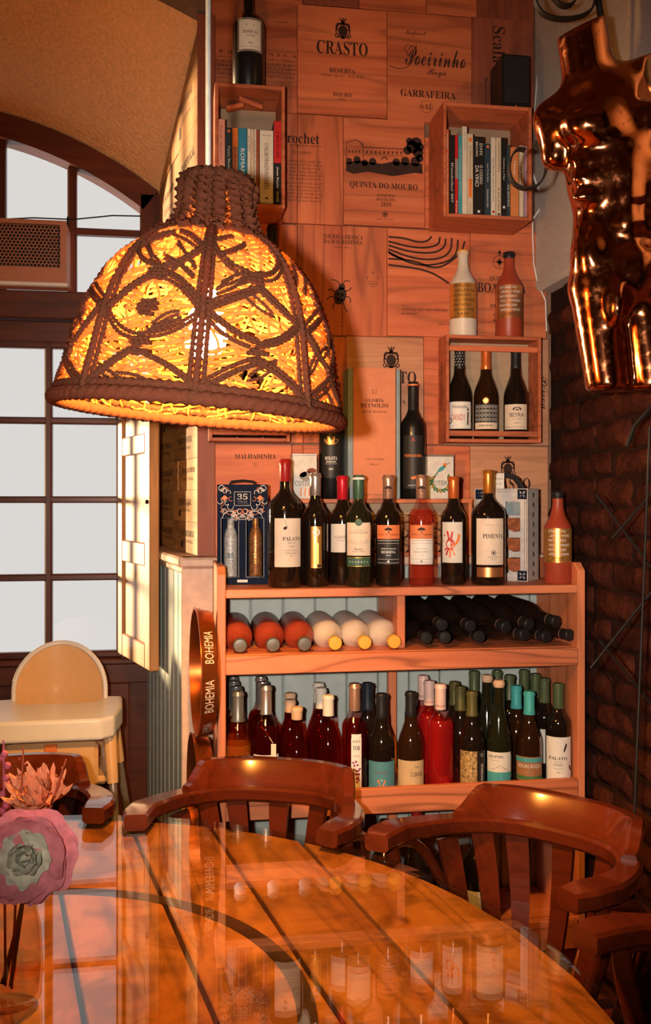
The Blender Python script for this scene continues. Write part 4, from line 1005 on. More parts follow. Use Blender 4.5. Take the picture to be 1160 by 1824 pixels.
clay(825, 2.765, zz, .262, .0415, 'clay_white', 'cap_yellow', 'white clay bottle with gold label and yellow top on the wall crate', 'lab_gold', 'ink', lab0=.20, lab1=.60, extra='RAW')
clay(907, 2.765, zz, .262, .0415, 'clay_red', 'cap_black', 'red clay bottle with copper label standing on the wall crate', 'lab_copper', 'ink_white', lab0=.22, lab1=.60, extra='AMBER')
# three bottles inside the wall crate
zz = cC[3]+cC[5]+.0003; yc = 2.757; g2 = 'bottles standing in the railed wall crate'
o = bottle('burg', 819, yc, zz, .276, .037, 'glass_dark', 'bottle with dotted capsule and white label with a standing figure', 'cap_black', .24, g2)
for k in range(5):
    dd = Decal()
    for q in range(11): dd.disc((q-5)*.0088+(k%2)*.0044, 0, .0016, n=6, ink='ink_white')
    dd.emit(cyl(.0168, .222+k*.0085), o.children[1], 'dots')
label(o, 'burg', .276, .037, .03, .110, .078, 'lab_white', lambda D, w, h: (D.text('Vinicola', 0, h*.82, w=w*.6, h=.010, st='sans'), D.text('DANDY', -w*.06, h*.42, w=w*.56, h=.018, st='sans', ink='ink_crimson'), D.line([(w*.33,h*.14),(w*.34,h*.62)], .005), D.disc(w*.34,h*.70,.0035), D.line([(w*.31,h*.76),(w*.37,h*.76)], .002), D.ring(-w*.42, h*.3, .007, .003), D.line([(-w*.3,h*.1),(w*.3,h*.2)], .0006)))
o = bottle('burg', 866, yc, zz, .276, .037, 'glass_brown', 'bottle with copper capsule and patterned tile label with round seal', 'cap_orange', .24, g2)
def dr(D, w, h):
    for i in range(7):
        for j in range(4): D.ring(-w*.42+i*w*.14, h*(.38+.17*j), .0045, .0009, 'ink_white', 10); D.disc(-w*.42+i*w*.14, h*(.38+.17*j), .0014, 'ink_white', 6)
    D.rect(-w*.5, w*.5, 0, h*.26, 'lab_cream', 10); D.text('SERRADEIRA', 0, h*.14, w=w*.6, h=.006)
label(o, 'burg', .276, .037, .03, .105, .076, 'lab_black', dr)
MB().lathe([(.0,.0),(.0085,.0),(.0095,.0015),(.007,.002),(.0065,.003),(0,.003)], 20, Matrix.Translation((0,-.0385,.115))@Matrix.Rotation(R(90),4,'X')).build('seal', 'lab_copper', o, smooth=40)
o = bottle('burg', 919, yc, zz, .276, .037, 'glass_dark', 'bottle with black capsule and cream label showing a rock drawing', 'cap_black', .22, g2)
label(o, 'burg', .276, .037, .03, .105, .078, 'lab_cream', lambda D, w, h: (D.text('BEYRA', w*.05, h*.58, w=w*.56, h=.012, st='sans'), D.disc(w*.05, h*.82, .013, 'ink', 12, .005), D.rect(w*.05-.013, w*.05+.013, h*.76, h*.81, 'ink', 2), D.text('A vinha', w*.05, h*.42, w=w*.36, h=.004, st='ital'), D.text('RESERVA', w*.05, h*.25, w=w*.25, h=.003, st='sans'), D.rect(-w*.45, w*.45, h*.08, h*.1, 'ink_grey', 8)))
# railed crate behind the lamp
zz = cD[3]+cD[5]+.0003
for i, px in enumerate((399.5, 445, 490.5)):
    o = bottle('burg', px, yc, zz, .276, .036, 'glass_dark', ['dark bottle in the crate behind the lamp, towards the window recess', 'middle one of three dark bottles in the crate behind the lamp', 'dark bottle in the crate behind the lamp, beside the leaf print bottle'][i], 'cap_black', .22, 'bottles in the crate behind the lamp')
    label(o, 'burg', .276, .036, .02, .1, .075, 'lab_pale', None)
bottle('bord', 485, 2.762, cD[4]+.0003, .325, .037, 'glass_dark', 'dark bottle on a wall crate, only its neck shows above the lamp', 'cap_black', .2)
# dark bottle on the first book crate
o = bottle('bord', 443, 2.70, cA[4]+.0003, .300, .0455, 'glass_matte', 'black bottle with framed white label standing on the small book crate', 'cap_black', .12)
def dr(D, w, h):
    D.rect(-w*.42, w*.42, h*.06, h*.94, 'lab_white', 10); D.text('PONTUAL', w*.02, h*.58, w=w*.56, h=.009, st='serif'); D.text('SYRAH', w*.02, h*.47, w=w*.3, h=.004); D.disc(0, h*.78, .011, 'ink_grey', 12, .006); D.text('2014', 0, h*.25, w=w*.14, h=.004); D.text('VINHO REGIONAL ALENTEJANO', 0, h*.14, w=w*.66, h=.003, st='sans')
    for k in range(26): D.rect(-w*.49+k*w*.98/26, -w*.49+k*w*.98/26+.0011, h*.955, h*.995, 'ink_white'); D.rect(-w*.49+k*w*.98/26, -w*.49+k*w*.98/26+.0011, h*.005, h*.045, 'ink_white')
    for k in range(22): 
        for s_ in (-1, 1): D.rect(s_*w*.465-.0018, s_*w*.465+.0018, h*(.04+k*.042), h*(.055+k*.042), 'ink_white')
label(o, 'bord', .300, .0455, .098, .192, .079, 'lab_black', dr, 6)
MB().add([(.0462*math.sin(a_), -.0462*math.cos(a_), zz_) for zz_, s_ in ((.187, 0), (.21, 0)) for a_ in (-.75, -.55, -.4)], [(0,1,4,3),(1,2,5,4)]).build('hang_tag', 'lab_copper', o)
# on the cork crate
zz = KZ1+.0003
o = bottle('bord', 590, 2.745, zz, .345, .036, 'glass_matte', 'black bottle with gold oak leaf print on the cork crate', 'cap_black', .2)
def dr(D, w, h):
    for a_, l_ in ((70, .03), (110, .03), (40, .024), (140, .024)): D.disc(.016*math.cos(R(a_)), h*.72+.016*math.sin(R(a_)), .013, 'ink_gold', 10, .005, rot=a_)
    D.text('BOLOTA', 0, h*.44, w=w*.62, h=.010, ink='ink_white'); D.text('DOIROADA', 0, h*.36, w=w*.5, h=.006, ink='ink_white'); D.rect(-w*.3, w*.3, h*.31, h*.315, 'ink_white', 4); D.text('2015', 0, h*.2, w=w*.22, h=.006, ink='ink_white')
label(o, 'bord', .345, .036, .06, .19, .06, 'lab_black', dr)
o = bottle('bord', 736, 2.745, zz, .345, .0375, 'glass_matte', 'tall black bottle with red ringed top beside the orange carton', 'cap_black', .24, band=[(.333, .338, 'lab_orange')])
def dr(D, w, h):
    D.text('VIDIGUEIRA', 0, h*.62, w=w*.92, h=.008, ink='ink_orange'); D.text('A', 0, h*.93, h=.012, ink='ink_crimson'); D.disc(0, h*.2, .007, 'ink_orange', 8, .004); D.disc(.006, h*.2+.003, .004, 'ink_orange', 8); D.text('VINHO TINTO', 0, h*.06, w=w*.5, h=.004, st='sans', ink='ink_white')
label(o, 'bord', .345, .0375, .03, .185, .062, 'lab_black', dr)
# ---------------------------------------------------------------- lying bottles on the second board
def lay(o, tip, back, r):      # neck tip point and direction towards the base
    ax = Vector(back).normalized(); zloc = -ax     # bottle z axis points from base to neck
    q = zloc.to_track_quat('Z', 'Y'); o.rotation_mode = 'QUATERNION'; o.rotation_quaternion = q
    o.location = Vector(tip) + ax*o['len_']; del o['len_']
for i, (px, y) in enumerate(((428,1140),(487,1140),(543,1139),(598,1138),(651,1137),(704,1138))):
    red = i < 3; h = .245
    o = thing('wine_bottle', ['red brown clay bottle lying against the side panel', 'middle one of three red brown clay bottles lying down', 'red brown clay bottle lying next to a white one', 'white clay bottle lying next to a red brown one', 'middle one of three white clay bottles lying down', 'white clay bottle lying against the shelf divider'][i], 'bottle', group='red clay bottles lying on the shelf' if red else 'white clay bottles lying on the shelf'); o['len_'] = h
    link('body', bottle_mesh('clay', h, .0405, 'clay_red' if red else 'clay_white'), o); capsule(o, 'clay', h, .0405, 'cap_grey' if red else 'cap_yellow', .10)
    tip = py(px, y, 2.468); tip.z = Z2+.0215; lay(o, tip, (0, 1, .085), .0405); 
    o.location.x += (0,0,-.004,-.010,-.016,-.024)[i]; o.location.z = Z2+.0405+.001; d_ = (tip-o.location).normalized(); o.rotation_quaternion = d_.to_track_quat('Z', 'Y')
pile = [(761,1137,0),(794,1136,0),(789,1114,1),(840,1116,1),(856,1135,0),(904,1118,1),(937,1131,0),(945,1113,1),(976,1135,0),(993,1108,1),(1018,1132,0)]
last = {0: None, 1: None}; cnt = {0: 0, 1: 0}; ordn = 'first second third fourth fifth sixth'.split(); xdiv = SX0+xd+.024
for px, y, lay_ in pile:
    h, r = .235, .0325
    o = thing('wine_bottle', 'dark unlabelled bottle lying %s from the divider in the %s row of the pile' % (ordn[cnt[lay_]], 'upper' if lay_ else 'lower'), 'bottle', group='dark bottles piled on the second shelf'); cnt[lay_] += 1
    link('body', bottle_mesh('burg', h, r, 'glass_dark'), o); capsule(o, 'burg', h, r, 'cap_black', .16, band=[(h*.85, h*.865, 'cap_copper')])
    tip = py(px, y, 2.472); tip.z = max(tip.z, Z2+.0165)
    bx = max(tip.x-.085, xdiv+.036+.03*lay_); bx = bx if last[lay_] is None else max(bx, last[lay_]+.0665); last[lay_] = bx
    base = Vector((bx, tip.y+.215, Z2+r+.001 if lay_ == 0 else Z2+.093))
    d_ = (tip-base).normalized(); o.rotation_mode = 'QUATERNION'; o.rotation_quaternion = d_.to_track_quat('Z', 'Y'); o.location = tip - d_*h
# ---------------------------------------------------------------- standing bottles on the third board
z = Z3+.0003; g3 = 'bottles standing on the lower shelf'
def col_(kind, spots, ytops, glass, cap, frac, lb, r=.0355, grp=g3, h=None):
    r = min(r, .0355)
    out = []
    for (px, Y), yt in zip(spots, ytops):
        p = put(px, Y, z); dep = (p-CAM).dot(FW); hh = CAMH - (yt-HY)/FPX*dep - z
        out.append((bottle(kind, px, Y, z, hh, r, glass, lb if isinstance(lb, str) else lb[len(out)], cap, frac, grp), hh))
    return out
F0, F1, F2, F3 = 2.502, 2.574, 2.646, 2.716
res = col_('bord', ((424,F0),(421,F1),(417,F2),(416,F3)), (1231,1222,1213,1205), 'glass_amber', 'cap_grey', .27, ['amber wine bottle with grey capsule and bicycle label'] + ['grey capped bottle second in file behind the bicycle label bottle', 'grey capped bottle third in file behind the bicycle label bottle', 'grey capped bottle last in file behind the bicycle label bottle'], r=.035, grp='grey capped bottles in file')
o, h = res[0]
def dr(D, w, h):
    for s_ in (-1, 1): D.ring(s_*.013-.002, h*.86, .009, .0008, 'ink_grey', 18)
    D.line([(-.015,h*.86),(-.004,h*.98),(.011,h*.86),(.006,h*.99),(-.006,h*.97)], .0008, 'ink_grey')
label(o, 'bord', h, .035, .02, .115, .08, 'lab_pale', dr)
res = col_('bord', ((474,F0),(468,F1),(465,F2)), (1220,1214,1205), 'glass_red', 'cap_silver', .25, ['deep pink wine bottle with silver capsule and a string tag'] + ['silver capped bottle just behind the tagged deep pink bottle', 'silver capped bottle last in file behind the tagged deep pink bottle'], r=.0355, grp='silver capped bottles in file')
o, h = res[0]
def dr(D, w, h): D.text('Malaga', w*.1, h*.75, w=w*.62, h=.013, st='ital', ink='ink_teal'); [D.line([(-w*.36, h*.8), (-w*.36+.011*math.cos(R(a_)), h*.8+.011*math.sin(R(a_)))], .001, 'ink_red') for a_ in range(0, 360, 40)]
label(o, 'bord', h, .0355, .02, .125, .08, 'lab_pale', dr)
tg = MB().box(.013, .026, -.0385, -.0375, .115, .155).build('string_tag', 'lab_cream', o); MB().tube([(-.014,-.016,.196),(.0,-.030,.185),(.018,-.0385,.157)], .0007, 5).build('string', 'lab_cream', tg)
col_('burg', ((529,F0),(517,F1),(517,F2)), (1259,1246,1234), 'glass_red', 'cap_wax', .135, ['shorter red wine bottle with peach coloured wax top', 'red wine bottle with sage wax top behind the peach waxed one', 'sage waxed bottle at the back beside the peach waxed one'], r=.0355, grp='waxed top bottles in file')
col_('burg', ((585,F0),(572,F1),(568,F2)), (1238,1225,1216), 'glass_red', 'cap_cream', .20, ['red wine bottle with white capsule marked with a curl']*1 + ['white capped red wine bottle between two others in its file', 'white capped red wine bottle rearmost in its file'], r=.036, grp='white capped bottles in file')
(o, h), = col_('bord', ((632,F0),), (1217,), 'glass_red', 'cap_copper', .24, 'red wine bottle with copper capsule and tall white grape label', r=.034)
def dr(D, w, h):
    D.rect(-w*.5, w*.5, h*.93, h*.99, 'ink_purple'); D.text('QUINTA', 0, h*.87, w=w*.75, h=.007, ink='ink'); D.text('TOR', 0, h*.76, w=w*.7, h=.012, ink='ink'); D.text('ALGARVE', 0, h*.62, w=w*.7, h=.005, ink='ink_grey')
    for i, (a_, b_) in enumerate(((-.3,.5),(-.05,.52),(-.2,.45),(.1,.46),(-.25,.38),(0,.36),(.2,.36),(.32,.39),(.1,.30),(.25,.30),(-.1,.30),(.12,.24),(0,.22),(.2,.2),(.05,.16))): D.disc(a_*w, b_*h, .0032, 'ink_purple', 8)
label(o, 'bord', h, .034, .02, .17, .028, 'lab_white', dr, 8)
col_('burg', ((655,F1),), (1216,), 'glass_dark', 'cap_navy', .26, 'dark bottle with blue black capsule behind the grape label bottle')
(o, h), = col_('burg', ((680,F0),), (1235,), 'glass_dark', 'cap_black', .24, 'dark bottle with black wax top and blue green label', r=.037)
label(o, 'burg', h, .037, .02, .095, .085, 'lab_teal', lambda D, w, h: (D.text('UNDERCURRENT', 0, h*.62, w=w*.5, h=.004, ink='ink_red'), D.line([(-w*.12,h*.36),(0,h*.02)], .004, 'ink_orange'), D.line([(w*.12,h*.36),(0,h*.02)], .003, 'ink_orange'), D.rect(-.003,.003,h*.34,h*.36,'ink_white')))
(o, h), = col_('burg', ((732,F0),), (1232,), 'glass_brown', 'cap_black', .24, 'dark bottle with black capsule and plain tan label', r=.037)
label(o, 'burg', h, .037, .02, .094, .085, 'lab_tan', lambda D, w, h: (D.text('O. GRANDE', w*.2, h*.52, w=w*.42, h=.012, st='sans'), D.text('Tinto', w*.2, h*.78, w=w*.16, h=.005, st='ital')))
res = col_('bord', ((785,F0),(765,F1),(754,F2)), (1218,1212,1203), 'glass_pink', 'cap_pink', .235, ['bright pink rose bottle with a pale pink capsule, foremost of three', 'middle bright pink rose bottle with pale capsule', 'rearmost bright pink rose bottle with pale capsule'], r=.035)
for o, h in res: dd = Decal(); dd.text('NAVEGANTE', 0, 0, w=.026, h=.006, ink='ink_red'); dd.emit(cyl(.0152, h*.80), o.children[1])
res = col_('burg', ((841,F0),(820,F1),(810,F2)), (1231,1222,1214), 'glass_dark', 'cap_olive', .25, ['dark bottle with olive capsule and gold flecked label', 'olive capped dark bottle behind the gold flecked one', 'olive capped dark bottle third behind the gold flecked one'], r=.0365)
for o, h in res: dd = Decal(); dd.text('VESTIDOS', 0, 0, w=.026, h=.006, ink='ink_white'); dd.emit(cyl(.0152, h*.79), o.children[1])
o, h = res[0]
plain('lab_flecked', (.40, .26, .10), .5, metal=.3, var=.75, scale=160)
label(o, 'burg', h, .0365, .02, .112, .052, 'lab_flecked', None, -18)
label(o, 'burg', h, .0365, .02, .112, .026, 'lab_black', lambda D, w, h: (D.text('VESTIDOS', 0, h*.35, w=.05, h=.008, rot=90, ink='ink_white'), D.ring(0, h*.88, .004, .001, 'ink_white')), 46, 'side_label')
col_('bord', ((845,F3),), (1195,), 'glass_dark', 'cap_forest', .25, 'dark green capped bottle at the back between olive and blonde tops')
res = col_('slim', ((889,F0),(868,F1)), (1211,1202), 'glass_green', 'cap_wax', .065, ['slim dark bottle with blonde wax top and volcano drawing label', 'slim dark bottle with blonde wax top behind the volcano label'], r=.0365)
o, h = res[0]
def dr(D, w, h):
    D.rect(-w*.5, w*.5, 0, h*.38, 'ink_teal', 10); D.text('ERUPTIO', -w*.14, h*.86, w=w*.58, h=.007); D.text('VULCÂNICO', -w*.2, h*.75, w=w*.36, h=.003, st='sans')
    D.line([(-w*.4,h*.45),(-w*.1,h*.5),(w*.05,h*.62),(w*.2,h*.5),(w*.45,h*.42)], .001, 'ink_grey', 1); D.line([(-w*.3,h*.4),(w*.1,h*.56),(w*.4,h*.38)], .0008, 'ink_grey', 1)
    for k in range(5): D.line([(0, h*.3), (-w*.4+k*w*.2, h*.05)], .0007, 'ink')
label(o, 'slim', h, .0365, .02, .106, .074, 'lab_pale', dr)
col_('bord', ((886,F3),(908,F2)), (1194,1202), 'glass_dark', 'cap_forest', .25, ['green capped bottle at the very back behind the blonde wax top', 'green capped bottle behind the turquoise topped ones'])
res = col_('burg', ((943,F0),(920,F1)), (1231,1221), 'glass_brown', 'cap_teal', .24, ['bottle with turquoise capsule and painted teal and rust label', 'second turquoise capped bottle behind the painted label one'], r=.0375)
o, h = res[0]
def dr(D, w, h):
    D.rect(-w*.5, w*.5, h*.78, h*.96, 'ink_teal', 10); D.rect(-w*.5, w*.5, h*.05, h*.2, 'ink_green', 10); D.poly([(-w*.2,h*.78),(w*.2,h*.78),(0,h*.35)], 'ink_teal'); D.text('NOUAS ROZAS', 0, h*.62, w=w*.8, h=.010, st='sans', ink='ink_white')
    for k in range(5): D.line([(-w*.5,h*(.3+.06*k)),(w*.5,h*(.26+.06*k))], .0006, 'ink')
plain('lab_rust', (.30, .14, .06), .6, var=.2)
label(o, 'burg', h, .0375, .025, .09, .085, 'lab_rust', dr)
res = col_('bord', ((995,F0),(970,F1),(954,F2),(934,F3)), (1217,1208,1200,1193), 'glass_dark', 'cap_forest', .24, ['green capped bottle with white quill label by the side panel', 'green capped bottle just behind the quill label one', 'third green capped bottle in file from the quill label one', 'last green capped bottle in file from the quill label one'], r=.036)
o, h = res[0]
def dr(D, w, h):
    D.text('PALATO', -w*.02, h*.52, w=w*.66, h=.0085); D.text('DO CÔA', 0, h*.44, w=w*.25, h=.0035); D.text('DOURO', 0, h*.37, w=w*.3, h=.005, st='sans'); D.text('VINHO TINTO', 0, h*.28, w=w*.3, h=.0025, st='sans'); D.text('2018', 0, h*.2, w=w*.14, h=.003)
    D.disc(w*.24, h*.76, .003, 'ink', 10, .013, rot=-20); D.line([(w*.19,h*.66),(w*.26,h*.9)], .0008)
    D.disc(w*.44, h*.3, .003, 'ink', 10, .009, rot=15)
label(o, 'bord', h, .036, .02, .140, .080, 'lab_white', dr)
for (o2, h2) in res[1:2]: label(o2, 'bord', h2, .036, .05, .145, .08, 'lab_pale', None, -30)
# ---------------------------------------------------------------- bottles on the lowest visible board
z = Z4+.0003
for px, Y, h, kind, cap, lb_ in ((742, 2.53, .330, 'burg', 'cap_red', 'tall red topped bottle on the lowest shelf'), (796, 2.53, .285, 'bord', 'cap_red', 'shorter red topped bottle on the lowest shelf'), (686, 2.55, .29, 'bord', 'cap_black', 'black topped bottle beside the tall red topped one on the lowest shelf'), (850, 2.53, .28, 'bord', 'cap_black', 'black topped bottle beside the shorter red topped one on the lowest shelf')):
    o = bottle(kind, px, Y, z, h, .038, 'glass_dark', lb_, cap, .12, 'bottles on the lowest shelf')
    label(o, kind, h, .038, .03, .1, .07, 'lab_pale', None)
# ================================================================== boxes and tins around the bottles
plain('card_navy', (.008, .014, .034), .8, spec=.08); plain('card_white', (.60, .55, .50), .5); plain('card_orange', (.62, .22, .11), .6, var=.05); plain('card_slate', (.22, .29, .32), .6)
plain('tin_white', (.66, .63, .58), .35); plain('basket', (.33, .09, .03), .6, var=.4, scale=90, bmp=.8); plain('strap', (.015, .014, .016), .8); plain('silver_print', (.40, .42, .42), .5, metal=.2, var=.4, scale=150); plain('bronze_print', (.30, .13, .05), .35, metal=.5, var=.6, scale=150)
def scrolls(D, x0, x1, y0, y1, ink1, ink2, seed=1):
    r_ = random.Random(seed)
    for k in range(16):
        x, y = r_.uniform(x0, x1), r_.uniform(y0, y1); q_ = r_.uniform(.004, .008); a_ = r_.uniform(0, 360)
        for s_ in (1, -1): D.ring(s_*x, y, q_, .0011, ink1 if k % 3 else ink2, 10, a_ if s_ > 0 else 180-a_-250, a_+250 if s_ > 0 else 180-a_)
# blue gift box with two small bottles
p = put(432, 2.600, ZT+.0003); gx = thing('gift_box', 'dark blue patterned gift box with two windowed bottles and a strap', 'gift box', p, facing(p))
w, h, dpt = .137, .272, .075
MB().box(-w/2, w/2, dpt-.003, dpt, 0, h).box(-w/2, -w/2+.002, 0, dpt-.003, 0, h).box(w/2-.002, w/2, 0, dpt-.003, 0, h).box(-w/2, w/2, 0, dpt, 0, .002).box(-w/2, w/2, 0, dpt, h-.002, h).build('carton', 'card_navy', gx)
wn = [(-.056, -.012), (.012, .056)]
f = MB().box(-w/2, -.056, -.002, 0, 0, h).box(-.012, .012, -.002, 0, 0, h).box(.056, w/2, -.002, 0, 0, h)
for a, b in wn: f.box(a, b, -.002, 0, 0, .022).box(a, b, -.002, 0, h*.66, h)
f = f.build('window_front', 'card_navy', gx)
D = Decal(); scrolls(D, .022, .062, .195, .264, 'ink_white', 'ink_orange', 3); scrolls(D, .0, .03, .18, .200, 'ink_white', 'ink_orange', 5)
for s_ in (-1, 1):
    D.disc(s_*.048, .235, .009, 'ink_orange', 4, .008); D.ring(s_*.034, h*.66, .02, .0012, 'ink_white', 10, 0, 180)
    for a, b in wn: D.line([(a-.002, .02), (a-.002, h*.665), (b+.002, h*.665), (b+.002, .02), (a-.002, .02)], .0012, 'ink_white')
D.rect(-.022, .022, .215, .252, 'card_navy'); D.line([(-.022,.215),(-.022,.252),(.022,.252),(.022,.215),(-.022,.215)], .0012, 'ink_white')
D.text('35', 0, .239, w=.028, h=.016, ink='ink_white'); D.text('SABORES', 0, .226, w=.026, h=.003, st='sans', ink='ink_white'); D.text('DE TRADIÇÃO', 0, .221, w=.026, h=.003, st='sans', ink='ink_white')
D.rect(-.014, .014, .006, .013, 'ink_white'); D.text('Pack Especial', 0, .0095, w=.022, h=.003, st='sans', ink='card_navy'); D.emit(flat((0, -.0026, 0), (1,0,0), (0,0,1)), f, 'print')
for (a, b), mt, ik in ((wn[0], 'silver_print', 'ink_blue'), (wn[1], 'bronze_print', 'ink_gold')):
    bt = MB().lathe([(0,.004),(.017,.004),(.0185,.008),(.0185,.125),(.015,.145),(.010,.155),(.009,.185),(0,.185)], 20, Matrix.Translation(((a+b)/2+.002, .026, 0)), cap=False).build('small_bottle', mt, gx, smooth=40)
    D = Decal(); D.text('35', 0, .078, w=.018, h=.014, ink=ik); D.text('LICOR DE', 0, .064, w=.016, h=.003, st='sans', ink=ik); D.text('NATA', 0, .058, w=.012, h=.003, st='sans', ink=ik)
    D.emit((lambda cx_: (lambda x, y: (cx_+.0189*math.sin(x/.0189), .026-.0189*math.cos(x/.0189), y)))((a+b)/2+.002), bt)
MB().tube([(-.035,.035,h),(-.03,.035,h+.008),(0,.035,h+.011),(.03,.035,h+.008),(.035,.035,h)], .006, 8, flat=.6).build('strap', 'strap', gx, smooth=40)
# white tile-pattern case with three baskets in its window
p = put(893, 2.615, ZT+.0003); gw = thing('gift_case', 'white case edged with black tile pattern, small baskets in its window', 'gift box', p, facing(p)-R(22))
w, h, dpt = .160, .262, .085
MB().box(-w/2, w/2, dpt-.003, dpt, 0, h).box(-w/2, -w/2+.002, 0, dpt-.003, 0, h).box(w/2-.002, w/2, 0, dpt-.003, 0, h).box(-w/2, w/2, 0, dpt, 0, .002).box(-w/2, w/2, 0, dpt, h-.002, h).build('carton', 'card_white', gw)
wa, wb2, w0, w1 = .014, .058, .022, .225
f = MB().box(-w/2, wa, -.002, 0, 0, h).box(wb2, w/2, -.002, 0, 0, h).box(wa, wb2, -.002, 0, 0, w0).box(wa, wb2, -.002, 0, w1, h).build('window_front', 'card_white', gw)
D = Decal()
for k in (0, 1):
    i_ = .003+k*.006; D.line([(-w/2+i_, i_), (-w/2+i_, h-i_), (w/2-i_, h-i_), (w/2-i_, i_), (-w/2+i_, i_)], .0014)
for sx in (-1, 1):
    for zz_ in (.016, h-.016):
        D.rect(sx*(w/2-.016)-.014, sx*(w/2-.016)+.014, zz_-.014, zz_+.014, 'card_navy')
        for a_ in (45, 135, 225, 315): D.disc(sx*(w/2-.016)+.007*math.cos(R(a_)), zz_+.007*math.sin(R(a_)), .0045, 'card_white', 8, .0025, rot=a_)
D.text('Tradição de Portugal', -.03, .013, w=.05, h=.004, st='sans'); D.emit(flat((0, -.0026, 0), (1,0,0), (0,0,1)), f, 'print')
D = Decal()
for k in range(9): D.disc(dpt*.5, .02+k*.028, .007, 'card_navy', 4, .010); D.disc(dpt*.5, .02+k*.028, .003, 'card_white', 6)
D.line([(.005,.005),(.005,h-.005)], .0014); D.line([(dpt-.005,.005),(dpt-.005,h-.005)], .0014); D.emit(flat((w/2+.0006, 0, 0), (0,1,0), (0,0,1)), gw.children[0], 'print')
for k, zz_ in enumerate((.026, .083, .14)):
    MB().prism([(wa+.002, zz_+.038), (wa+.006, zz_+.006), (wa+.02, zz_), (wb2-.002, zz_+.003), (wb2-.002, zz_+.038)], .004, .05).build('basket', 'basket', gw)
MB().box(wa, wb2, .003, .05, .188, .222).build('jar', 'card_slate', gw)
MB().tube([(-.05,.04,h),(-.042,.04,h+.018),(-.02,.04,h+.036),(.0,.04,h+.040),(.025,.04,h+.032),(.05,.04,h)], .004, 8, flat=2).build('strap', 'strap', gw, smooth=40)
tgc = MB().box(-.034, .0, .022, .0225, h+.001, h+.045).build('price_tag', 'lab_white', gw); D = Decal(); D.text('Valoria', -.017, .03, w=.026, h=.007, st='script'); D.text('AT 50', -.017, .014, w=.018, h=.005, st='sans'); D.emit(flat((0, .0216, h), (1,0,0), (0,0,1)), tgc)
# orange carton with slate covers
a, b = py(629, 770, 2.715).x, py(705, 770, 2.715).x; zt_ = py(667, 655, 2.715).z
p = Vector(((a+b)/2, 2.715, KZ1+.0003)); gc = thing('wine_carton', 'tall orange carton between slate grey covers on the cork crate', 'carton', p); w, h = b-a, zt_-KZ1
bo = MB().cbox(-w/2, w/2, 0, .070, 0, h, .0012).build('carton', 'card_orange', gc)
MB().cbox(-w/2-.016, -w/2-.001, -.006, .074, 0, h-.004, .001).build('cover', 'card_slate', gc); MB().cbox(w/2+.001, w/2+.012, -.006, .074, 0, h-.004, .001).build('cover', 'card_slate', gc)
D = Decal(); c_ = 1/((1700/2.75)); D.line([(-.006,h-.075),(-.006,h-.062),(0,h-.068),(.006,h-.062),(.006,h-.075),(-.006,h-.075)], .0014)
D.text('GLORIA', 0, h-.095, w=.055, h=.010); D.text('REYNOLDS', 0, h-.110, w=.082, h=.012); D.text('Art & Tradition', 0, h-.127, w=.075, h=.008, st='script')
D.text('ALTO ALENTEJO', 0, .115, w=.055, h=.005, st='serif'); D.text('PORTUGAL', 0, .10, w=.028, h=.004, st='serif'); D.text('RED WINE · VINHO TINTO', 0, .012, w=.07, h=.004, st='sans'); D.emit(flat((0, -.0006, 0), (1,0,0), (0,0,1)), bo)
# printed tins
def tin(px0, px1, ytop, label_, bird):
    Y = 2.712; a, b = py(px0, 850, Y).x, py(px1, 850, Y).x; h = py((px0+px1)/2, ytop, Y).z-KZ1
    o = thing('printed_tin', label_, 'tin', ((a+b)/2, Y, KZ1+.0003)); w = b-a
    bo = MB().cbox(-w/2, w/2, 0, .06, 0, h-.004, .002).build('can', 'tin_white', o); MB().cbox(-w/2-.001, w/2+.001, -.001, .061, h-.006, h, .001).build('lid', 'cap_silver', o)
    D = Decal()
    if bird:
        for k in range(14):
            a_ = R(150+k*19); D.disc(.028*math.cos(a_), h*.38+.026*math.sin(a_), .009, 'ink_green' if k % 3 else 'ink_gold', 8, .0035, rot=math.degrees(a_)+40)
        D.disc(.002, h*.68, .014, 'ink_teal', 10, .006, rot=35); D.disc(.012, h*.77, .006, 'ink_orange', 8); D.line([(.016,h*.78),(.028,h*.82)], .0015); D.line([(-.008,h*.62),(-.022,h*.48)], .003, 'ink_blue')
        D.text('COTEIRO', 0, h*.36, w=w*.78, h=.014, st='sans', ink='ink_blue')
    else:
        D.disc(.006, h*.5, .022, 'ink_grey', 12, .014); D.disc(.020, h*.62, .014, 'ink_red', 10, .008); D.disc(-.006, h*.55, .012, 'cap_pink', 10, .010); D.text('COTEIRO', 0, h*.34, w=w*.82, h=.014, st='sans', ink='ink_blue')
        for k in range(4): D.line([(-.012+k*.012, h*.06), (-.010+k*.012, h*.24)], .003, 'ink_orange')
    D.emit(flat((0, -.0006, 0), (1,0,0), (0,0,1)), bo, 'print')
tin(521, 565, 808, 'white tin with greyish animal print beside the gold leaf bottle', False)
tin(762, 809, 810, 'white tin with bird and leaves print beside the tall black bottle', True)
# speaker on the book crate
a, b, c, d = bx2(895, 944, 88, 186, 2.66)
sp = thing('speaker', 'small black speaker on top of the larger book crate', 'speaker', ((a+b)/2, 2.66, cB[4]+.0003)); w, h = b-a, d-c
MB().cbox(-w/2, w/2, 0, .11, 0, h, .004).build('cabinet', 'black', sp); MB().cbox(-w/2+.005, w/2-.005, -.004, 0, .018, h-.006, .002).build('grille', 'strap', sp); MB().lathe([(.003,0),(.003,.001),(0,.001)], 10, Matrix.Translation((0,-.0002,.009))@Matrix.Rotation(R(90),4,'X')).build('badge', 'cap_orange', sp)

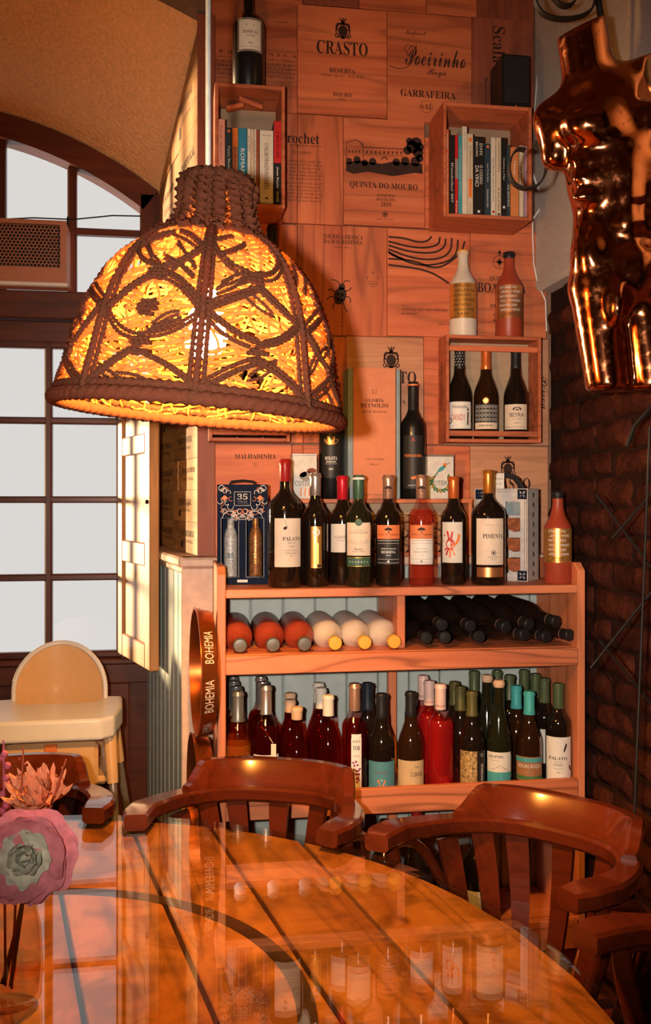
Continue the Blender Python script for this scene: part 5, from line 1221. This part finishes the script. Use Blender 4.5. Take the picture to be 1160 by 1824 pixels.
# ================================================================== round beer trays hung beside the unit
plain('tray_metal', (.42, .10, .02), .22, metal=.85, var=.06); plain('tray_in', (.30, .05, .02), .25, metal=.6, var=.06); plain('tray_print', (.62, .48, .36), .5)
def tray(label_, zc, px, dy=0):
    c = py(px, 1100, 2.46+dy); c.z = zc
    o = thing('beer_tray', label_, 'tray', c, group='trays hung beside the shelf unit')
    # local z = mouth normal, pointing left and slightly to the viewer
    nrm = Vector((-1, -.075, 0)).normalized(); up = Vector((0,0,1)); xx = up.cross(nrm).normalized()
    o.matrix_world = Matrix(((xx.x, up.x, nrm.x, c.x), (xx.y, up.y, nrm.y, c.y), (xx.z, up.z, nrm.z, c.z), (0,0,0,1)))
    r = .160
    w_ = MB().lathe([(.0,-.022),(r-.012,-.022),(r-.008,-.019),(r-.001,.017),(r+.003,.019),(r+.003,.021),(r-.003,.021),(r-.010,-.017),(.0,-.018)], 72, cap=False).build('dish', 'tray_metal', o, smooth=40)
    MB().lathe([(0,-.0174),(r-.011,-.0174)], 48, cap=False).build('inner_face', 'tray_in', o)
    for a0 in (-60, -14, 32, 150, 220):
        D = Decal(); D.text('BOHEMIA', 0, 0, w=.088, h=.022, st='sans', ink='tray_print')
        # wrap round the rim: along the circumference
        def f(x, y, a0=a0):
            th = R(a0) + x/r; k = (y+.011)/.022; rr = r-.0085 + (.0075)*(y+.017)/.034 + .0012
            return (rr*math.cos(th)*S_, rr*math.sin(th), y)
        S_ = 1; D.emit(f, w_)
    return o
tray('upper round copper tray hung on edge beside the shelf unit', 1.012, 362)
tray('lower round copper tray tucked below the other tray', .690, 357, .0)
# ================================================================== captain's chairs
def chair(label_, mid, back, group='captain chairs around the round table'):
    bk = Vector((*back, 0)).normalized()
    o = thing('captain_chair', label_, 'chair', (mid[0], mid[1], 0), math.atan2(-bk.x, bk.y), group)
    w, d, zr = .43, .315, .780; drop = lambda y: .040*min(1, max(0, y)/d)**.8
    def U(phi, sx=1.0, sy=1.0):
        c, s_ = math.cos(phi), math.sin(phi)
        return (sx*(w/2+.012)*math.copysign(abs(c)**.70, c), sy*d*max(0, s_)**.92)
    N = 49; phis = [math.pi*(1-i/(N-1)) for i in range(N)]
    path_ = [(-w/2+.012, -.070, zr), (-w/2, -.035, zr)] + [(*U(p), zr-drop(U(p)[1])) for p in phis[1:-1]] + [(w/2, -.035, zr), (w/2-.012, -.070, zr)]
    def sec(i):
        e = min(i, len(path_)-1-i); k = min(1, e/10); ww = .032*(1-k)+.024*k if e > 0 else .024; hh = .017
        b = .006; return [(-ww,-hh+b),(-ww+b,-hh),(ww-b,-hh),(ww,-hh+b),(ww,hh-b),(ww-b,hh),(-ww+b,hh),(-ww,hh-b)]
    MB().sweep(path_, sec).build('arm_rail', 'chair_wood', o, smooth=35)
    ph2 = [math.pi*(.80-.60*i/30) for i in range(31)]; cp = [(*U(p, .985, 1.02), zr-drop(U(p)[1])+.016) for p in ph2]
    def sec2(i):
        e = min(i, 30-i)/30; k = min(1, e/.16); hh = .010 + .050*(k*k*(3-2*k)); t = .015; ln = .024*k
        return [(-t,0),(t,0),(t-ln,hh-.006),(t-.006-ln,hh),(-t+.004-ln,hh),(-t-ln,hh-.006)]
    MB().sweep(cp, sec2).build('crest_rail', 'chair_wood', o, smooth=35)
    sz = .46
    seat = [(.215*math.copysign(abs(math.cos(a))**.7, math.cos(a)), .075+.21*math.copysign(abs(math.sin(a))**.75, math.sin(a))) for a in np.linspace(0, 2*math.pi, 40, endpoint=False)]
    bevel(MB().slab(seat, sz-.035, sz).build('seat', 'chair_wood', o), .012, 3)
    for i in range(7):
        p = math.pi*(.83-.11*i); a = U(p, .97, .985); b = U(p, .62, .80)
        m = MB(); n = 7; T_ = Vector((-math.sin(p), math.cos(p), 0))
        for k in range(n):
            u = k/(n-1); x = b[0]+(a[0]-b[0])*u; y = b[1]+(a[1]-b[1])*u + .012*math.sin(math.pi*u); z_ = sz-.005+(zr-.052-sz+.005)*u; hw = .015+.009*u; tt = .006
            tx = Vector((T_.x*w*.55, T_.y*d, 0)).normalized(); nn = Vector((-tx.y, tx.x, 0))
            m.v += [tuple(Vector((x,y,z_))+tx*s1*hw+nn*s2*tt) for s1, s2 in ((-1,-1),(1,-1),(1,1),(-1,1))]
        for k in range(n-1): m.f += [(4*k+q_, 4*k+(q_+1)%4, 4*k+4+(q_+1)%4, 4*k+4+q_) for q_ in range(4)]
        m.f += [(3,2,1,0), tuple(4*(n-1)+q_ for q_ in range(4))]
        m.build('back_slat', 'chair_wood', o)
    for s_ in (-1, 1):
        MB().tube([(s_*(w/2+.01), .005, zr-.012), (s_*(w/2+.012), .02, zr-.09), (s_*(w/2-.02), .03, zr-.2), (s_*(w/2-.045), .02, sz-.01)], [.014,.017,.013,.012], 10).build('arm_post', 'chair_wood', o, smooth=50)
        P = [(s_*(w/2+.010), .022, zr-.030), (s_*(w/2+.02), .06, zr-.036), (s_*(w/2+.03), .12, zr-.06), (s_*(w/2+.022), .175, zr-.12), (s_*(w/2-.005), .195, zr-.20), (s_*(w/2-.045), .19, sz)]
        Q = np.array(P)
        for _ in range(2): Q = np.vstack([Q[:1]] + [np.vstack([Q[i]*.75+Q[i+1]*.25, Q[i]*.25+Q[i+1]*.75]) for i in range(len(Q)-1)] + [Q[-1:]])
        MB().tube([tuple(q_) for q_ in Q], .012, 8).build('bent_brace', 'chair_wood', o, smooth=50)
        for y0, y1 in ((-.07, -.10), (.22, .28)):
            MB().tube([(s_*.15, y0, sz-.03), (s_*.17, (y0*2+y1)/3, .32), (s_*.18, (y0+y1)/2, .2), (s_*.195, y1, 0)], [.017,.021,.016,.014], 10).build('leg', 'chair_wood', o, smooth=50)
        MB().tube([(s_*.178, -.085, .2), (s_*.178, .25, .2)], .010, 8).build('stretcher', 'chair_wood', o, smooth=50)
    MB().tube([(-.178, .08, .2), (.178, .08, .2)], .010, 8).build('stretcher', 'chair_wood', o, smooth=50)
    return o
chair('red brown armchair with its crest in front of the bottle shelf', (.135, 2.005), (.37, .93))
chair('red brown armchair beside the brick wall, next to the bottle shelf', (.573, 1.712), (.77, .64))
chair('red brown armchair with one arm showing by the iron stand', (.715, 1.18), (.985, .15))
chair('dark armchair standing before the high chair and the flowers', (-.380, 2.120), (-.12, 1))

# ================================================================== white high chair
plain('hc_plastic', (.74, .44, .20), .25, var=.03, coat=.3); plain('hc_tray', (.78, .74, .68), .3, var=.02); plain('hc_leg', (.34, .27, .22), .3, metal=.5); plain('hc_strap', (.10, .08, .06), .7)
hp = Vector((-.36, 3.03, 0)); hc = thing('high_chair', 'white plastic high chair with tray in front of the window', 'high chair', hp, R(1))
# rounded backrest shell
m = MB(); vs_ = []; fs_ = []; nu, nv = 25, 18; rimp = []; rimq = []
def hw_(z_): return .142 if z_ < .842 else .142*math.sqrt(max(0, 1-((z_-.842)/.142)**2))
def by_(u, z_): return .16 - .05*u*u + .05*(z_-.62)
for j in range(nv):
    z_ = .62+(.842-.62)*j/5 if j <= 5 else .842+.142*math.sin(math.pi/2*(j-5)/(nv-6))
    h_ = max(.0015, hw_(z_))
    for i in range(nu): u = -1+2*i/(nu-1); vs_.append((u*h_, by_(u*h_/.142, z_), z_))
for j in range(nv-1):
    for i in range(nu-1): a = j*nu+i; fs_.append((a, a+1, a+nu+1, a+nu))
m.add(vs_, fs_); o = m.build('backrest', 'hc_plastic', hc, smooth=0)
rp = [(-.142, by_(-1, z_), z_) for z_ in np.linspace(.62, .842, 6)] + [(-.142*math.cos(t), by_(-math.cos(t), .842+.142*math.sin(t)), .842+.142*math.sin(t)) for t in np.linspace(.1, math.pi-.1, 24)] + [(.142, by_(1, z_), z_) for z_ in np.linspace(.842, .62, 6)]
MB().tube(rp, .008, 8).build('rolled_edge', 'hc_tray', hc, smooth=60)
tw_, tf_ = .195, .175
tp = [(-tw_,.14),(-tw_-.005,.0),(-tw_+.012,-.15),(-tw_+.05,-.185),(tw_-.05,-.185),(tw_-.012,-.15),(tw_+.005,.0),(tw_,.14),(tw_-.05,.15),(.11,.06),(-.11,.06),(-tw_+.05,.15)]
o = MB().slab(tp, .748, .812).build('tray', 'hc_tray', hc); bevel(o, .010, 3)
o = MB().cbox(-.16,.16,-.12,.14,.60,.625,.01).build('seat', 'hc_plastic', hc)
o = MB().cbox(-.135,.135,-.145,-.120,.60,.735,.012).build('seat_front', 'hc_plastic', hc)
MB().cbox(-.018,.018,-.152,-.146,.585,.735,.002).build('crotch_post', 'ink_orange', hc)
MB().tube([(-.075,-.147,.668),(-.055,-.149,.668)], .009, 8).build('strap_slot', 'hc_strap', hc)
MB().tube([(.10,-.150,.675),(.075,-.156,.655),(.05,-.156,.63),(.035,-.16,.57),(.06,-.165,.54)], [.004,.009,.009,.009,.005], 6, flat=.3).build('harness_strap', 'hc_strap', hc, smooth=60)
for sx in (-1, 1):
    for sy in (-1, 1):
        a = Vector((sx*.165, -.10 if sy < 0 else .08, .76)); b = Vector((sx*(.225 if sy < 0 else .27), -.27 if sy < 0 else .24, 0)); q0 = a+(b-a)*.20
        MB().tube([a, q0], [.022,.017], 10).build('leg_socket', 'hc_plastic', hc, smooth=50)
        MB().tube([a+(b-a)*.18, b], .0125, 10).build('leg', 'hc_leg', hc, smooth=50)
# ================================================================== right wall: rough bricks and plaster
m_, t_, b_, o_ = nt('brick'); v_ = coords(t_, rand=7.0); f_ = noise(t_, v_, 14, 6, .5, .65)
c_ = ramp(t_, f_, [(.25, (.016,.005,.003)), (.5, (.048,.011,.006)), (.68, (.088,.022,.011)), (.80, (.18,.09,.055))]); t_.links.new(c_, b_.inputs['Base Color']); b_.inputs['Roughness'].default_value = .9; b_.inputs['Specular IOR Level'].default_value = .12; bump(t_, b_, noise(t_, v_, 40, 6), 1.0, .010)
br = random.Random(11); bmesh_ = []
for k in range(8):
    m = MB(); ny, nz = 6, 3; L_, H_ = .212, .064; vs_ = []; fs_ = []
    for j in range(nz+1):
        for i in range(ny+1):
            e = (i in (0, ny)) or (j in (0, nz))
            vs_.append((-.022+(.012 if e else 0)+br.uniform(-.006,.006), -L_/2+L_*i/ny+(br.uniform(-.004,.004)), -H_/2+H_*j/nz+br.uniform(-.003,.003)))
    for j in range(nz):
        for i in range(ny): a = j*(ny+1)+i; fs_.append((a, a+ny+1, a+ny+2, a+1))
    n0 = len(vs_); ring_ = list(range(ny+1)) + [j*(ny+1)+ny for j in range(1, nz+1)] + [nz*(ny+1)+i for i in range(ny-1, -1, -1)] + [j*(ny+1) for j in range(nz-1, 0, -1)]
    vs_ += [(.03, vs_[r_][1], vs_[r_][2]) for r_ in ring_]
    fs_ += [(ring_[i], ring_[(i+1)%len(ring_)], n0+(i+1)%len(ring_), n0+i) for i in range(len(ring_))]
    bmesh_.append(m.add(vs_, fs_).mesh('brick', 'brick', 70))
PZ = py(965, 520, 2.80).z
z = .036; k = 0
while z < PZ+.02:
    y = 1.15 + (.11 if k % 2 else 0)
    while y < 2.80:
        if y > 1.0: link('brick', br.choice(bmesh_), wr, (XR+.012, y, z), (br.uniform(-.05,.05), br.uniform(-.06,.06), br.uniform(-.05,.05))).scale = (1, br.uniform(.86, 1.06), br.uniform(.9, 1.16))
        y += .224
    z += .0755; k += 1
xp = py(951, 300, YB).x
o = MB().cbox(xp, XR+.05, 1.0, YB+.0, PZ, ZC, .012).build('wall_plaster', 'plaster_grey'); struct(o)
# white cable down the corner
pts = [(960, 100), (953, 190), (950, 260), (949, 350), (949, 420), (951, 470), (958, 505), (972, 535), (974, 590)]
tag(MB().tube([py(x, y, 2.79) for x, y in pts], .0022, 6).build('cable', 'cable_white'), 'thin white cable running down the plaster corner', 'cable')
pts = [(950, 390), (962, 372), (963, 345), (955, 325), (950, 310)]
tag(MB().tube([py(x, y, 2.77) for x, y in pts], .003, 6).build('cable', 'cable_white'), 'short looped white cable beside the larger book crate', 'cable')

# ================================================================== copper torso
def snets(F, lo, st):
    s = F < 0; c = [s[i:s.shape[0]-1+i, j:s.shape[1]-1+j, k:s.shape[2]-1+k] for i in (0,1) for j in (0,1) for k in (0,1)]
    sm_ = sum(x.astype(int) for x in c); act = (sm_ > 0) & (sm_ < 8); idx = -np.ones(act.shape, int); idx[act] = np.arange(act.sum()); I = np.argwhere(act)
    acc = np.zeros((len(I), 3)); cnt = np.zeros(len(I)); C8 = [(i,j,k) for i in (0,1) for j in (0,1) for k in (0,1)]
    for a in range(8):
        for b in range(a+1, 8):
            if sum(abs(C8[a][q]-C8[b][q]) for q in range(3)) != 1: continue
            fa = F[tuple((I+C8[a]).T)]; fb_ = F[tuple((I+C8[b]).T)]; mk = (fa < 0) != (fb_ < 0)
            t = np.where(mk, fa/(fa-fb_+1e-12), 0)[:, None]; p = np.array(C8[a])*(1-t)+np.array(C8[b])*t; acc[mk] += p[mk]; cnt[mk] += 1
    V = (I + acc/cnt[:, None])*st + lo; Q = []
    for ax in range(3):
        sl0 = [slice(1, -1)]*3; u, v = [(1,2),(2,0),(0,1)][ax]
        A = s.take(range(0, s.shape[ax]-1), ax); B = s.take(range(1, s.shape[ax]), ax); E = np.argwhere(A != B)
        E = E[(E[:, u] > 0) & (E[:, v] > 0) & (E[:, u] < act.shape[u]) & (E[:, v] < act.shape[v])]
        du = np.zeros(3, int); du[u] = 1; dv = np.zeros(3, int); dv[v] = 1
        q_ = [idx[tuple((E-d).T)] for d in (du*0, du, du+dv, dv)]; neg = s[tuple(E.T)]
        for n in range(len(E)): f = (q_[0][n], q_[1][n], q_[2][n], q_[3][n]); Q.append(f if neg[n] else f[::-1])
    return V, Q
KT = 1700/2.08
st = .0065; lo = np.array([-.21, -.20, -.44]); sh_ = (64, 56, 138)
G = np.stack(np.meshgrid(*[lo[i]+st*np.arange(sh_[i]) for i in range(3)], indexing='ij'), -1)
def c3(px, y, v): return np.array([(px-1095)/KT, v/KT, (360-y)/KT])
def ell(px, y, v, rx, ry, rz):
    r_ = np.array([rx, ry, rz])/KT; p = G-c3(px, y, v); k0 = np.linalg.norm(p/r_, axis=-1); k1 = np.linalg.norm(p/(r_*r_), axis=-1)+1e-9; return k0*(k0-1)/k1
def caps(a, b, r1, r2):
    a, b = c3(*a), c3(*b); ba = b-a; h = np.clip(((G-a)@ba)/(ba@ba), 0, 1); return np.linalg.norm(G-a-h[..., None]*ba, axis=-1) - (r1+(r2-r1)*h)/KT
def su(a, b, k): k = k/KT; h = np.clip(.5+.5*(b-a)/k, 0, 1); return b*(1-h)+a*h - k*h*(1-h)
F = ell(1105, 225, 5, 108, 72, 100)
for prim, k in ((ell(1108, 310, 5, 98, 68, 110), 30), (ell(1112, 425, 8, 90, 58, 95), 30), (ell(1104, 505, 8, 88, 66, 72), 30),
    (caps((1058,165,15), (1032,10,5), 46, 44), 18), (caps((1055,150,20), (985,205,15), 30, 32), 22), (caps((1070,150,20), (1165,140,15), 34, 46), 24),
    (ell(1000,222,8, 42, 42, 44), 16), (caps((996,230,10), (992,275,10), 34, 26), 14), (ell(1168,150,-5, 46, 46, 50), 16),
    (ell(1052,236,-44, 60, 34, 40), 18), (ell(1150,220,-44, 56, 34, 42), 18),
    (caps((1062,515,2), (1086,720,-4), 46, 38), 12), (caps((1142,515,2), (1164,720,-4), 46, 38), 12)):
    F = su(F, prim, k)
for x, y in ((1103,322),(1150,316),(1104,366),(1152,360),(1106,410),(1152,405)): F = su(F, ell(x, y, -48, 22, 14, 21), 16)
for x, y in ((1040,300),(1036,330),(1036,362)): F = su(F, ell(x, y, -34, 28, 14, 12), 16)
F = su(F, ell(1042,455,-18, 26, 30, 36), 24); F = su(F, ell(1128,490,-40, 46, 26, 48), 14); F = su(F, ell(1084,550,-48, 19, 22, 40), 14)
F = np.maximum(F, -(ell(1136,446,-62, 9, 14, 11)))
F = -su(-F, ell(1082, 470, -66, 8, 12, 60)*1.0, 8) if False else F
cut = ((G-c3(1030, 48, 0))@np.array([-.42, -.25, .87])); F = np.maximum(F, cut)                # neck cut
F = np.maximum(F, c3(0, 698, 0)[2]-G[..., 2])                                                   # thigh cut
cutR = ((G-c3(1168, 150, -18))@np.array([.55, -.80, .2])); F = np.maximum(F, np.where(G[..., 2] > c3(0, 205, 0)[2], cutR, -1))
V, Q = snets(F, lo, st)
m_, t_, b_, o_ = nt('copper'); v_ = coords(t_); f_ = noise(t_, v_, 60, 5); w_ = ramp(t_, f_, [(.60, 0), (.72, 1)])
t_.links.new(mix_rgb(t_, w_, (.58, .20, .085), (.26, .09, .04)), b_.inputs['Base Color']); b_.inputs['Metallic'].default_value = 1
t_.links.new(ramp(t_, f_, [(.5, .10), (.75, .28)]), b_.inputs['Roughness'])
tp_ = pd(1095, 360, 2.08)
ts = thing('torso_sculpture', 'shiny copper headless male torso mannequin hung by the wall', 'sculpture', tp_, -TH)
m = MB(); m.v = [tuple(p) for p in V]; m.f = Q; o = m.build('torso', 'copper', ts, smooth=0)
sm = o.modifiers.new('smooth', 'SMOOTH'); sm.factor = .5; sm.iterations = 8
plain('brass', (.50, .30, .15), .3, metal=.9)
ctr = c3(1166, 150, -20); nrm = Vector((.55, -.80, .2)).normalized()
MB().lathe([(.0,.004),(.040,.004),(.042,.002),(.042,-.004)], 28, Matrix.Translation(Vector(ctr)+nrm*.001)@nrm.to_track_quat('Z','Y').to_matrix().to_4x4()@Matrix.Scale(1.25,4,(0,1,0))).build('arm_plate', 'brass', ts, smooth=40)
# wrought iron bracket with scrolls carrying the torso
ib = thing('iron_bracket', 'black wrought iron bracket with curled straps behind the copper torso', 'bracket', pd(960, 300, 2.2))
ip = ib.location.copy()
def strap(pxs, dep, wd=.022, th_=.004):
    P = [pd(x, y, dp_)-ip for (x, y), dp_ in zip(pxs, dep)]; Q_ = np.array([tuple(p) for p in P])
    for _ in range(2): Q_ = np.vstack([Q_[:1]] + [np.vstack([Q_[i]*.75+Q_[i+1]*.25, Q_[i]*.25+Q_[i+1]*.75]) for i in range(len(Q_)-1)] + [Q_[-1:]])
    m = MB(); n = len(Q_); V_ = []; dv = FW*wd/2
    for i in range(n):
        t = Vector(Q_[min(i+1, n-1)]-Q_[max(i-1, 0)]); t -= FW*t.dot(FW); t.normalize(); s_ = t.cross(FW)*th_/2; p = Vector(Q_[i]); V_ += [p-dv-s_, p-dv+s_, p+dv+s_, p+dv-s_]
    m.add(V_, [(4*i+k, 4*i+(k+1)%4, 4*i+4+(k+1)%4, 4*i+4+k) for i in range(n-1) for k in range(4)] + [(3,2,1,0), tuple(4*(n-1)+k for k in range(4))])
    return m
strap([(936,268),(922,264),(910,280),(906,305),(914,328),(935,338),(958,332),(972,312),(974,285),(962,262),(950,252),(985,240),(1040,240)], [2.16]*11+[2.24,2.28]).build('scroll', 'iron', ib)
strap([(985,-5),(1000,12),(1020,10),(1030,-8),(1020,-30),(990,-40),(955,-25),(952,5),(968,28),(1000,36),(1040,30),(1062,10),(1060,-40)], [2.24]*13).build('scroll', 'iron', ib)
MB().tube([pd(1060,-40,2.24)-ip, pd(1075,60,2.25)-ip, pd(1078,240,2.28)-ip, pd(1080,400,2.28)-ip], .008, 8).build('stem', 'iron', ib, smooth=40)
e_ = pd(1078,240,2.28)-ip; MB().tube([e_, Vector((XR+.01-ip.x, e_.y+.05, e_.z))], .008, 8).build('wall_arm', 'iron', ib, smooth=40)
# thin iron stand leaning at the brick wall
isd = thing('iron_stand', 'thin dark iron rods crossing in front of the brick wall', 'stand', pz(1140, 1700, 0)); ip2 = isd.location.copy()
for a_, b_ in (((1158,760),(1126,1560)), ((1160,1055),(1052,1190)), ((1068,1140),(1165,1260)), ((1160,880),(1090,960)), ((1062,880),(1160,1010))):
    MB().tube([pd(*a_, 2.12)-ip2, pd(*b_, 2.12 if b_[1] < 1500 else 2.0)-ip2], .0026, 6).build('rod', 'iron', isd, smooth=40)
MB().tube([pd(1160,725,2.12)-ip2, pd(1130,760,2.12)-ip2, pd(1117,795,2.12)-ip2], .005, 6).build('hook', 'iron', isd, smooth=40)
a = pd(1126,1560,2.0)-ip2; b = Vector((a.x, a.y, -ip2.z)); MB().tube([a, b], .006, 6).build('leg', 'iron', isd, smooth=40)
# ================================================================== vent unit hung in front of the fanlight
plain('ac_case', (.46, .19, .11), .5, var=.05)
YA = 3.33; a, b, c, d = bx2(-170, 118, 387, 499, YA)
ac = thing('air_unit', 'boxy air unit with honeycomb grille hung before the fanlight', 'air unit', (b, YA, c)); W, H = b-a, d-c
MB().cbox(-W, 0, .012, .14, 0, H, .006).build('case', 'ac_case', ac)
gx0, gx1, gz0, gz1 = -W+.03, -.020, H*.24, H*.93
MB().box(-W, 0, 0, .013, 0, gz0).box(-W, 0, 0, .013, gz1, H).box(gx1, 0, 0, .013, gz0, gz1).box(-W, gx0, 0, .013, gz0, gz1).build('front_panel', 'ac_case', ac)
MB().box(gx0, gx1, .009, .0115, gz0, gz1).build('dark_plate', 'black', ac)  # plain black plate that makes the grille openings dark
m = MB(); hr = .0072; j = 0; zz = gz0+hr
while zz < gz1-hr*.3:
    x = gx1-hr - (hr*.87 if j % 2 else 0)
    while x > gx0+hr:
        O = [(x+hr*math.sin(R(60*k)), zz+hr*math.cos(R(60*k))) for k in range(6)]; I_ = [(x+hr*.80*math.sin(R(60*k)), zz+hr*.80*math.cos(R(60*k))) for k in range(6)]
        m.add([(p[0], .004, p[1]) for p in O]+[(p[0], .004, p[1]) for p in I_]+[(p[0], .009, p[1]) for p in I_], [(k, (k+1)%6, 6+(k+1)%6, 6+k) for k in range(6)]+[(6+k, 6+(k+1)%6, 12+(k+1)%6, 12+k) for k in range(6)]); x -= hr*1.74
    zz += hr*1.5; j += 1
tag(m.build('honeycomb_grille', 'ac_case', ac), kind='stuff')
MB().cbox(-W, 0.004, -.006, .02, -.012, -.001, .002).build('lit_edge_strip', 'hc_tray', ac)  # white strip paints the light along the unit's bottom edge
MB().tube([(-.004,.08,H), (-.004,.085,H+.035), (-.004,YW-.07-YA,H+.05)], .004, 6).build('bracket', 'iron', ac); 
tag(MB().tube([py(-30,392,3.31), py(60,388,3.40), py(130,391,3.45), py(200,384,3.45), py(252,385,3.455)], .0025, 6).build('wire', 'iron'), 'thin wire strung along the fanlight above the air unit', 'wire')
# ================================================================== flowers in a glass jar
thin_glass('jar_glass', (.95, .82, .62), 1.5); plain('stem', (.10, .05, .02), .7); plain('petal_mauve', (.50, .17, .20), .7, var=.2, scale=60); plain('petal_grey', (.46, .47, .38), .75, var=.2, scale=60); plain('petal_peach', (.55, .20, .10), .75, var=.2, scale=60); plain('bud_pink', (.36, .07, .11), .7); plain('sprig_red', (.25, .05, .02), .7)
jp = pz(14, 1782, TZ); jar = thing('glass_jar', 'amber tinted glass jar of water holding the flowers', 'vase', jp)
MB().lathe([(0,.0004),(.040,.0004),(.045,.006),(.047,.05),(.044,.10),(.036,.138),(.037,.150),(.035,.150),(.034,.138),(.041,.10),(.044,.05),(.041,.010),(0,.008)], 40, cap=False).build('jar', 'jar_glass', jar, smooth=50)
thin_glass('water', (.93, .86, .74), 1.33); MB().lathe([(0,.0095),(.040,.011),(.0425,.04),(.0425,.052),(0,.052)], 32, cap=False).build('water', 'water', jar, smooth=40)
fr = random.Random(4)
def petal(L_, W_, cup, ruf, seed):
    r_ = random.Random(seed); ph = r_.uniform(0, 6); nu, nv = 9, 7; vs_ = []
    for j in range(nv):
        t = j/(nv-1)
        for i in range(nu):
            s_ = -1+2*i/(nu-1); wd = W_*(math.sin(math.pi*(.10+.60*t))**.7)
            ed = 1-.16*s_*s_*t + ruf*.12*math.sin(5*s_+ph)*t
            vs_.append((s_*wd/2, t*L_*ed, cup*L_*(t*t*.9+.35*s_*s_*t) + ruf*L_*.10*math.sin(6*s_+ph)*t*t))
    return vs_, [(j*nu+i, j*nu+i+1, (j+1)*nu+i+1, (j+1)*nu+i) for j in range(nv-1) for i in range(nu-1)]
def flower(name, label_, c, axis, rings, stem_to):
    o = thing(name, label_, 'flower', c); A = Vector(axis).normalized().to_track_quat('Z', 'Y').to_matrix().to_4x4(); sd = 0
    for (n, L_, W_, tilt, off, cup, ruf, mat) in rings:
        for k in range(n):
            vs_, fs_ = petal(L_*fr.uniform(.9, 1.08), W_, cup, ruf, sd); sd += 1
            M = A @ Matrix.Rotation(2*math.pi*k/n + off + fr.uniform(-.12, .12), 4, 'Z') @ Matrix.Translation((0, .003, 0)) @ Matrix.Rotation(R(tilt+fr.uniform(-7, 7)), 4, 'X')
            MB().add(vs_, fs_, M).build('petal', mat, o, smooth=0)
    e = Vector(stem_to)-Vector(c); bk = -Vector(axis).normalized()*.02
    MB().tube([bk*.2, bk, bk+(e-bk)*.4, e], [.004,.0035,.003,.003], 7).build('stem', 'stem', o, smooth=50)
    return o
fd = (jp-CAM).dot(FW)
tovw = lambda x, y, z_: -FW*1.0*x + RT*y + Vector((0,0,z_))
flower('peony_flower', 'large mauve flower with a grey ruffled centre in the jar', pd(48, 1522, fd-.035), tovw(1, .12, .10), [(7,.064,.080,6,0,.12,.45,'petal_mauve'),(7,.058,.072,18,.4,.2,.5,'petal_mauve'),(8,.038,.040,24,.1,.25,.9,'petal_grey'),(7,.031,.032,42,.5,.35,1.0,'petal_grey'),(6,.022,.024,60,.2,.45,1.0,'petal_grey')], jp+Vector((.004,0,.02)))
flower('carnation_flower', 'peach frilled flower standing behind the mauve one', pd(70, 1428, fd+.02), tovw(.55, -.1, .8), [(9,.048,.030,18,0,.3,1.4,'petal_peach'),(8,.044,.028,40,.3,.3,1.4,'petal_peach'),(7,.036,.024,62,.1,.3,1.3,'petal_peach')], jp+Vector((-.006,.006,.02)))
for (tx, ty, mat, lab_) in ((118,1352,'sprig_red','bare red sprig leaning towards the armchair'), (42,1330,'sprig_red','bare red sprig standing upright before the high chair'), (6,1318,'bud_pink','small pink budded sprig at the edge of the bouquet')):
    tip = pd(tx, ty, fd+.01); base = jp+Vector((fr.uniform(-.01,.01), fr.uniform(-.01,.01), .02)); o = thing('flower_sprig', lab_, 'sprig', base); e = tip-base
    mid_ = e*.55+Vector((0,0,.02)); MB().tube([(0,0,0), mid_, e], [.002,.0018,.0012], 6).build('stem', mat, o)
    for k in range(9):
        u = .62+.04*k; p = mid_+(e-mid_)*((u-.55)/.45) if u < 1 else e; MB().ball(p+Vector((fr.uniform(-.006,.006), fr.uniform(-.004,.004), fr.uniform(-.003,.006))), .0022 if mat == 'sprig_red' else .0055, 7).build('bud', mat, o, smooth=0)
